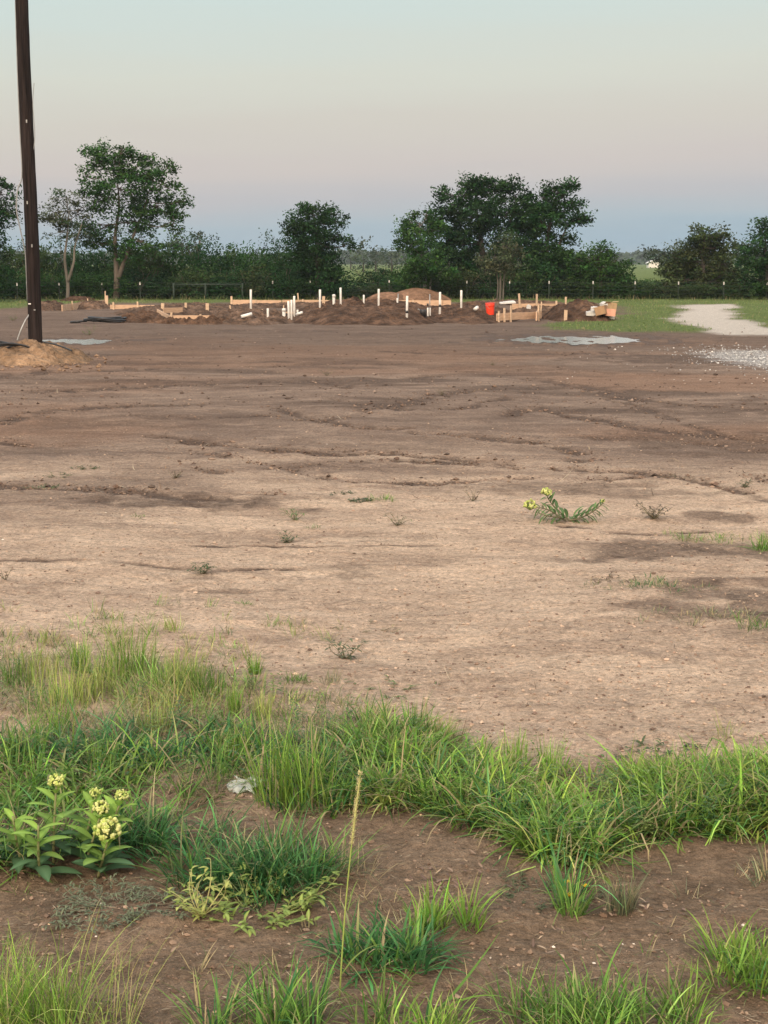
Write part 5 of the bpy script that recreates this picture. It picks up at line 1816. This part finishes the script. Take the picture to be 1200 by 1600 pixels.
PIPES = [(392, 453, 482, 4, 'tall white pipe farthest to the left', None, False), (418.6, 482, 494, 4.2, 'short white pipe second from the left', None, False),
         (443.7, 484, 494, 6, 'short stout capped white pipe left of the pipe cluster', None, True), (451.5, 471, 498, 4.2, 'front left pipe of the tight cluster', None, False),
         (455.5, 469, 498, 3.8, 'front right pipe of the tight cluster', None, False), (460, 463, 494, 4, 'tallest pipe of the cluster, rising behind the front pair', None, False), (465, 484, 493, 3.5, 'short pipe stub at the right foot of the cluster', None, False),
         (500, 453, 481, 4, 'tall white pipe just right of the cluster in the middle berm', None, False), (521.7, 462, 475, 5, 'short stout white pipe left of the tall one behind the berm', None, True),
         (532.5, 450, 476, 3.8, 'tallest white pipe behind the middle berm', None, False), (568.3, 461, 473, 3.4, 'short white pipe just left of the sand mounds', None, False), (591.7, 452, 476, 3.8, 'tall white pipe in front of the smaller sand mound', None, False),
         (621, 466, 473, 3.2, 'small pipe stub where the two sand mounds meet', None, False), (635.7, 463, 496, 4.4, 'tall white pipe with black collar in the middle of the site', 487.5, False),
         (687.3, 457, 491, 4.2, 'tall white pipe with black collar right of the sand mounds', 478, False), (720.7, 454, 480, 4, 'tall plain white pipe farthest to the right', None, False),
         (668.5, 481, 493, 3.0, 'left of two short pipes tied by a black fitting', 476.5, False), (672, 481, 493, 2.8, 'right of two short pipes tied by a black fitting', None, False)]
for (a, t, b_, w, lab, col_, cp) in PIPES:
    pipe(a, t, b_, w, lab, col_, rng.normal() * .012, cp)


def thin_rod(px, t, b_, lab):
    a = hit(px, b_); h = (b_ - t) * a[1] / F
    o = MB().tube(np.array([[0, 0, -.2], [0, 0, h]]), .016, 8).build('metal_rod', M['wire'])
    o.location = tuple(a); tag(o, lab, 'rod')


thin_rod(622, 459, 470, 'thin grey rod above the small pipe stub between the sand mounds')
thin_rod(671.5, 460, 478, 'thin pale rod standing on the black fitting')


def loose_pipe(px, py, L_, rz, lab, r=.05, lift=.06):
    a = hit(px, py)
    o = MB().tube(np.array([[-L_ / 2, 0, 0], [L_ / 2, 0, .03]]), r, 14).build('loose_pipe', M['pvc'])
    o.location = (a[0], a[1], a[2] + lift); o.rotation_euler = (0, -.15, rz)
    tag(o, lab, 'pipe')


loose_pipe(385.5, 497, .30, .3, 'short white pipe offcut lying on the soil by the thin board', .045)
loose_pipe(744, 486, .14, .9, 'small pale pipe fitting lying left of the red bucket', .05)
loose_pipe(468, 494, .2, -.5, 'pale pipe elbow lying at the foot of the pipe cluster', .04)


def black_drum():
    a = hit(661, 493)
    root = empty('black_container', a)
    K = a[1] / F
    MB().tube(np.array([[0, 0, -.05], [0, 0, 8 * K], [0, 0, 9 * K]]), np.array([4.4 * K, 4.8 * K, 4.2 * K]), 16).build('tub', M['rubber'], root)
    MB().tube(smooth_line(np.array([[-5 * K, 0, 8 * K], [-7 * K, 0, 10 * K], [-8 * K, 0, 9 * K]]), 4), .012, 6).build('handle', M['wire'], root)
    tag(root, 'small black tub beside the two short tied pipes', 'tub')


black_drum()


def bucket():
    a = hit(766, 490.5)
    K = a[1] / F
    h = 16.5 * K; rt = 7.2 * K; rb = 5.9 * K
    root = empty('bucket', a)
    z = np.array([-.02, h * .7, h * .74, h * .76, h * .86, h * .88, h * .97, h])
    r = np.array([rb, rb + (rt - rb) * .7, rb + (rt - rb) * .75, rt * 1.02, rt * 1.02, rt * .98, rt, rt * 1.04])
    m = MB(); m.tube(np.stack([z * 0, z * 0, z], 1), r, 28, cap=False)
    # inner wall and bottom
    m.tube(np.array([[0, 0, h], [0, 0, h * .3]]), np.array([rt * .95, rb * .95]), 28, cap=True)
    m.build('tub', M['bucket'], root)
    th = np.linspace(0, 2 * math.pi, 33)
    MB().tube(np.stack([np.cos(th) * rt * 1.03, np.sin(th) * rt * 1.03, th * 0 + h], 1), .008, 6, cap=False).build('rim', M['bucket'], root)
    th = np.linspace(0, math.pi, 17)
    MB().tube(np.stack([np.cos(th) * rt * 1.05, -np.sin(th) * rt * .55 - .03, h * .86 - np.sin(th) * h * .42], 1), .005, 6).build('handle', M['wire'], root)
    root.rotation_euler = (0.02, -.05, .5)
    tag(root, 'bright orange-red plastic bucket standing on the dark soil bank', 'bucket')


bucket()


def carton(px, py, wpx, hpx, d, rz, col, lab, tilt=0.0, lift=0.0, flaps=True):
    a = hit(px, py)
    K = a[1] / F
    w, h = wpx * K, hpx * K
    root = empty('cardboard_box', (a[0], a[1], a[2] + lift), rz)
    root.rotation_euler[1] = tilt
    c = np.array(col); t = .008
    m = MB()
    m.box((0, -d / 2, h / 2), (w, t, h), C=c); m.box((0, d / 2, h / 2), (w, t, h), C=c * .9)
    m.box((-w / 2 - t / 2, 0, h / 2), (t, d - t, h), C=c * .9); m.box((w / 2 + t / 2, 0, h / 2), (t, d - t, h), C=c * .95)
    m.box((0, 0, .01), (w, d - t, .01), C=c * .8)
    if not flaps: m.box((0, 0, h - .004), (w, d - t, .008), C=c * 1.05)
    m.build('carton', M['card'], root, smooth=False)
    if flaps:
        for s in (-1, 1):
            f = MB(); f.box((s * (w / 2 + w * .16), 0, h + .03 * s + .02), (w * .4, d * .95, .006), tilt=(0, -s * .35), C=c * 1.05)
            f.build('flap', M['card'], root, smooth=False)
    tag(root, lab, 'box', 'discarded packaging by the pointed pile')


carton(951, 497, 15, 11, .35, .12, (.62, .34, .25), 'pinkish-brown closed carton at the front of the rubbish heap', .08, .06, False)
carton(941, 496, 15, 13, .4, -.35, (.34, .22, .13), 'open brown carton leaning behind the pinkish one', -.25, .08, True)
carton(954, 490, 10, 12, .3, .5, (.40, .29, .17), 'brown upright carton at the back of the rubbish heap', .15, .1, True)


def scrap(px, py, wpx, rz, lab, tilt=0, lift=.04, hh=.10, dd=.18, m='whiteboard', name='white_scrap'):
    a = hit(px, py); w = wpx * a[1] / F
    o = MB().box((0, 0, 0), (w, dd, hh)).box((w * .1, dd * .2, hh * .5 + .012), (w * .7, dd * .5, .02), rot=.2).build(name, M[m], smooth=False)
    o.location = (a[0], a[1], a[2] + lift); o.rotation_euler = (.1, tilt, rz)
    tag(o, lab, 'scrap')


scrap(924.5, 492.5, 17, .05, 'white foam strip lying left of the cartons, lower one', .06)
scrap(929, 485.5, 12, -.1, 'white foam strip lying left of the cartons, upper one', .15)
scrap(954, 497.5, 12, -.1, 'white folded sheet under the pinkish carton', .03, .02, .06)
scrap(943, 482, 8, .4, 'white crumpled sheet on top of the cartons', -.2, .12, .08)
scrap(793, 474.5, 24, .08, 'long pale board lying flat behind the red bucket', -.06, .04, .05, .3)
scrap(826, 490, 5, .4, 'small white paper sack lying on the front right form board', .1, .2, .10, .1)


# ---------------------------------------------------------------- fence
def fence():
    Y = 65.9
    root = empty('wire_fence', (0, Y, 0))
    xs = [-326, -262, -198, -134, -70, -6, 33, 98, 164, 223, 428, 486, 608, 672, 728, 794, 855, 923, 988, 1055, 1125, 1192, 1258, 1326, 1394, 1460]
    for px in xs:
        ty = np.interp(px, [0, 600, 1200], [444, 439.5, 442.5])
        x = (px - 600) / F * Y
        top = EYE - (ty - HZ) / F * Y
        p = MB(); p.box((x, 0, top / 2 - .1), (.045, .03, top + .1)); p.box((x, .025, top / 2 - .1), (.012, .03, top + .1))
        pp = p.build('post', M['fencepost'], root, smooth=False)
        c = MB(); c.box((x, -.005, top + .01), (.05, .045, .12), taper=.9); c.build('post_cap', M['whiteboard'], pp, smooth=False)
    x0, x1 = (-326 - 600) / F * Y, (1460 - 600) / F * Y
    for z in (.25, .42, .58, .72):
        n = 70
        xx = np.linspace(x0, x1, n)
        MB().tube(np.stack([xx, np.full(n, -.03), z + .012 * np.sin(xx * 3.4)], 1), .0075, 5).build('wire', M['fencepost'], root)
    tag(root, 'long wire fence of dark steel posts with small white tops along the tree line', 'fence')
    # dark pipe rail brace at the left of centre
    r2 = empty('pipe_brace', (0, Y - .25, 0))
    za = EYE - (443.5 - HZ) / F * Y
    xa, xb = (276 - 600) / F * Y, (382 - 600) / F * Y
    MB().tube(np.array([[xa, 0, za], [xb, 0, za]]), .035, 10).build('rail', M['fencepost'], r2)
    for x in (xa, xb, (325 - 600) / F * Y):
        MB().tube(np.array([[x, 0, -.2], [x, 0, za + .07]]), .045, 10).build('post', M['fencepost'], r2)
    tag(r2, 'dark pipe rail brace set into the wire fence left of the tall white pipe', 'fence brace')


fence()


def shed():
    Y = 385.0
    c = at(1021.5, 418, Y); c[2] = 0
    top = EYE - (407 - HZ) / F * Y
    base = EYE - (419.5 - HZ) / F * Y
    w = 15.5 / F * Y
    # stands on a gentle rise of the field
    root = empty('shed', (c[0], Y, 0))
    h = top; e = h * .68
    m = MB()
    P = [[-w / 2, 0, -.5], [w / 2, 0, -.5], [w / 2, 0, e], [0, 0, h], [-w / 2, 0, e]]
    Q_ = [[x, w * 1.3, z] for x, _, z in P]
    V = np.array(P + Q_)
    m.add(V, Q=[[0, 5, 9, 4], [1, 2, 7, 6], [0, 1, 6, 5]], T=[[0, 2, 1], [0, 4, 2], [4, 3, 2], [5, 6, 7], [5, 7, 9], [9, 7, 8]])
    m.build('wall', M['tinshed'], root, smooth=False)
    r = MB()
    for s in (-1, 1):
        V = np.array([[0, -.3, h + .1], [s * (w / 2 + .3), -.3, e - .05], [s * (w / 2 + .3), w * 1.3 + .3, e - .05], [0, w * 1.3 + .3, h + .1]])
        r.add(np.vstack([V, V - [0, 0, .12]]), [[0, 1, 2, 3], [7, 6, 5, 4], [0, 4, 5, 1], [1, 5, 6, 2], [2, 6, 7, 3], [3, 7, 4, 0]])
    r.build('roof', M['tinshed'], root, smooth=False)
    d = MB(); d.box((-w * .15, -.05, e * .38), (w * .28, .08, e * .76)); d.build('door', M['whiteboard'], root, smooth=False)
    tag(root, 'small white sheet-metal shed far off in the field at the right', 'shed')


shed()


# ---------------------------------------------------------------- air
def haze():
    m = bpy.data.materials.new('air'); m.use_nodes = True
    nt = m.node_tree; nt.nodes.clear()
    o = nt.nodes.new('ShaderNodeOutputMaterial'); v = nt.nodes.new('ShaderNodeVolumePrincipled')
    v.inputs['Color'].default_value = (.80, .88, .96, 1)
    v.inputs['Density'].default_value = .00028
    v.inputs['Anisotropy'].default_value = .2
    nt.links.new(v.outputs[0], o.inputs['Volume'])
    b = MB().box((0, 0, 6.0), (5400, 5400, 15.4)).build('haze', m, smooth=False)
    tag(b, 'thin blue evening haze over the fields', 'haze', kind='stuff')


haze()
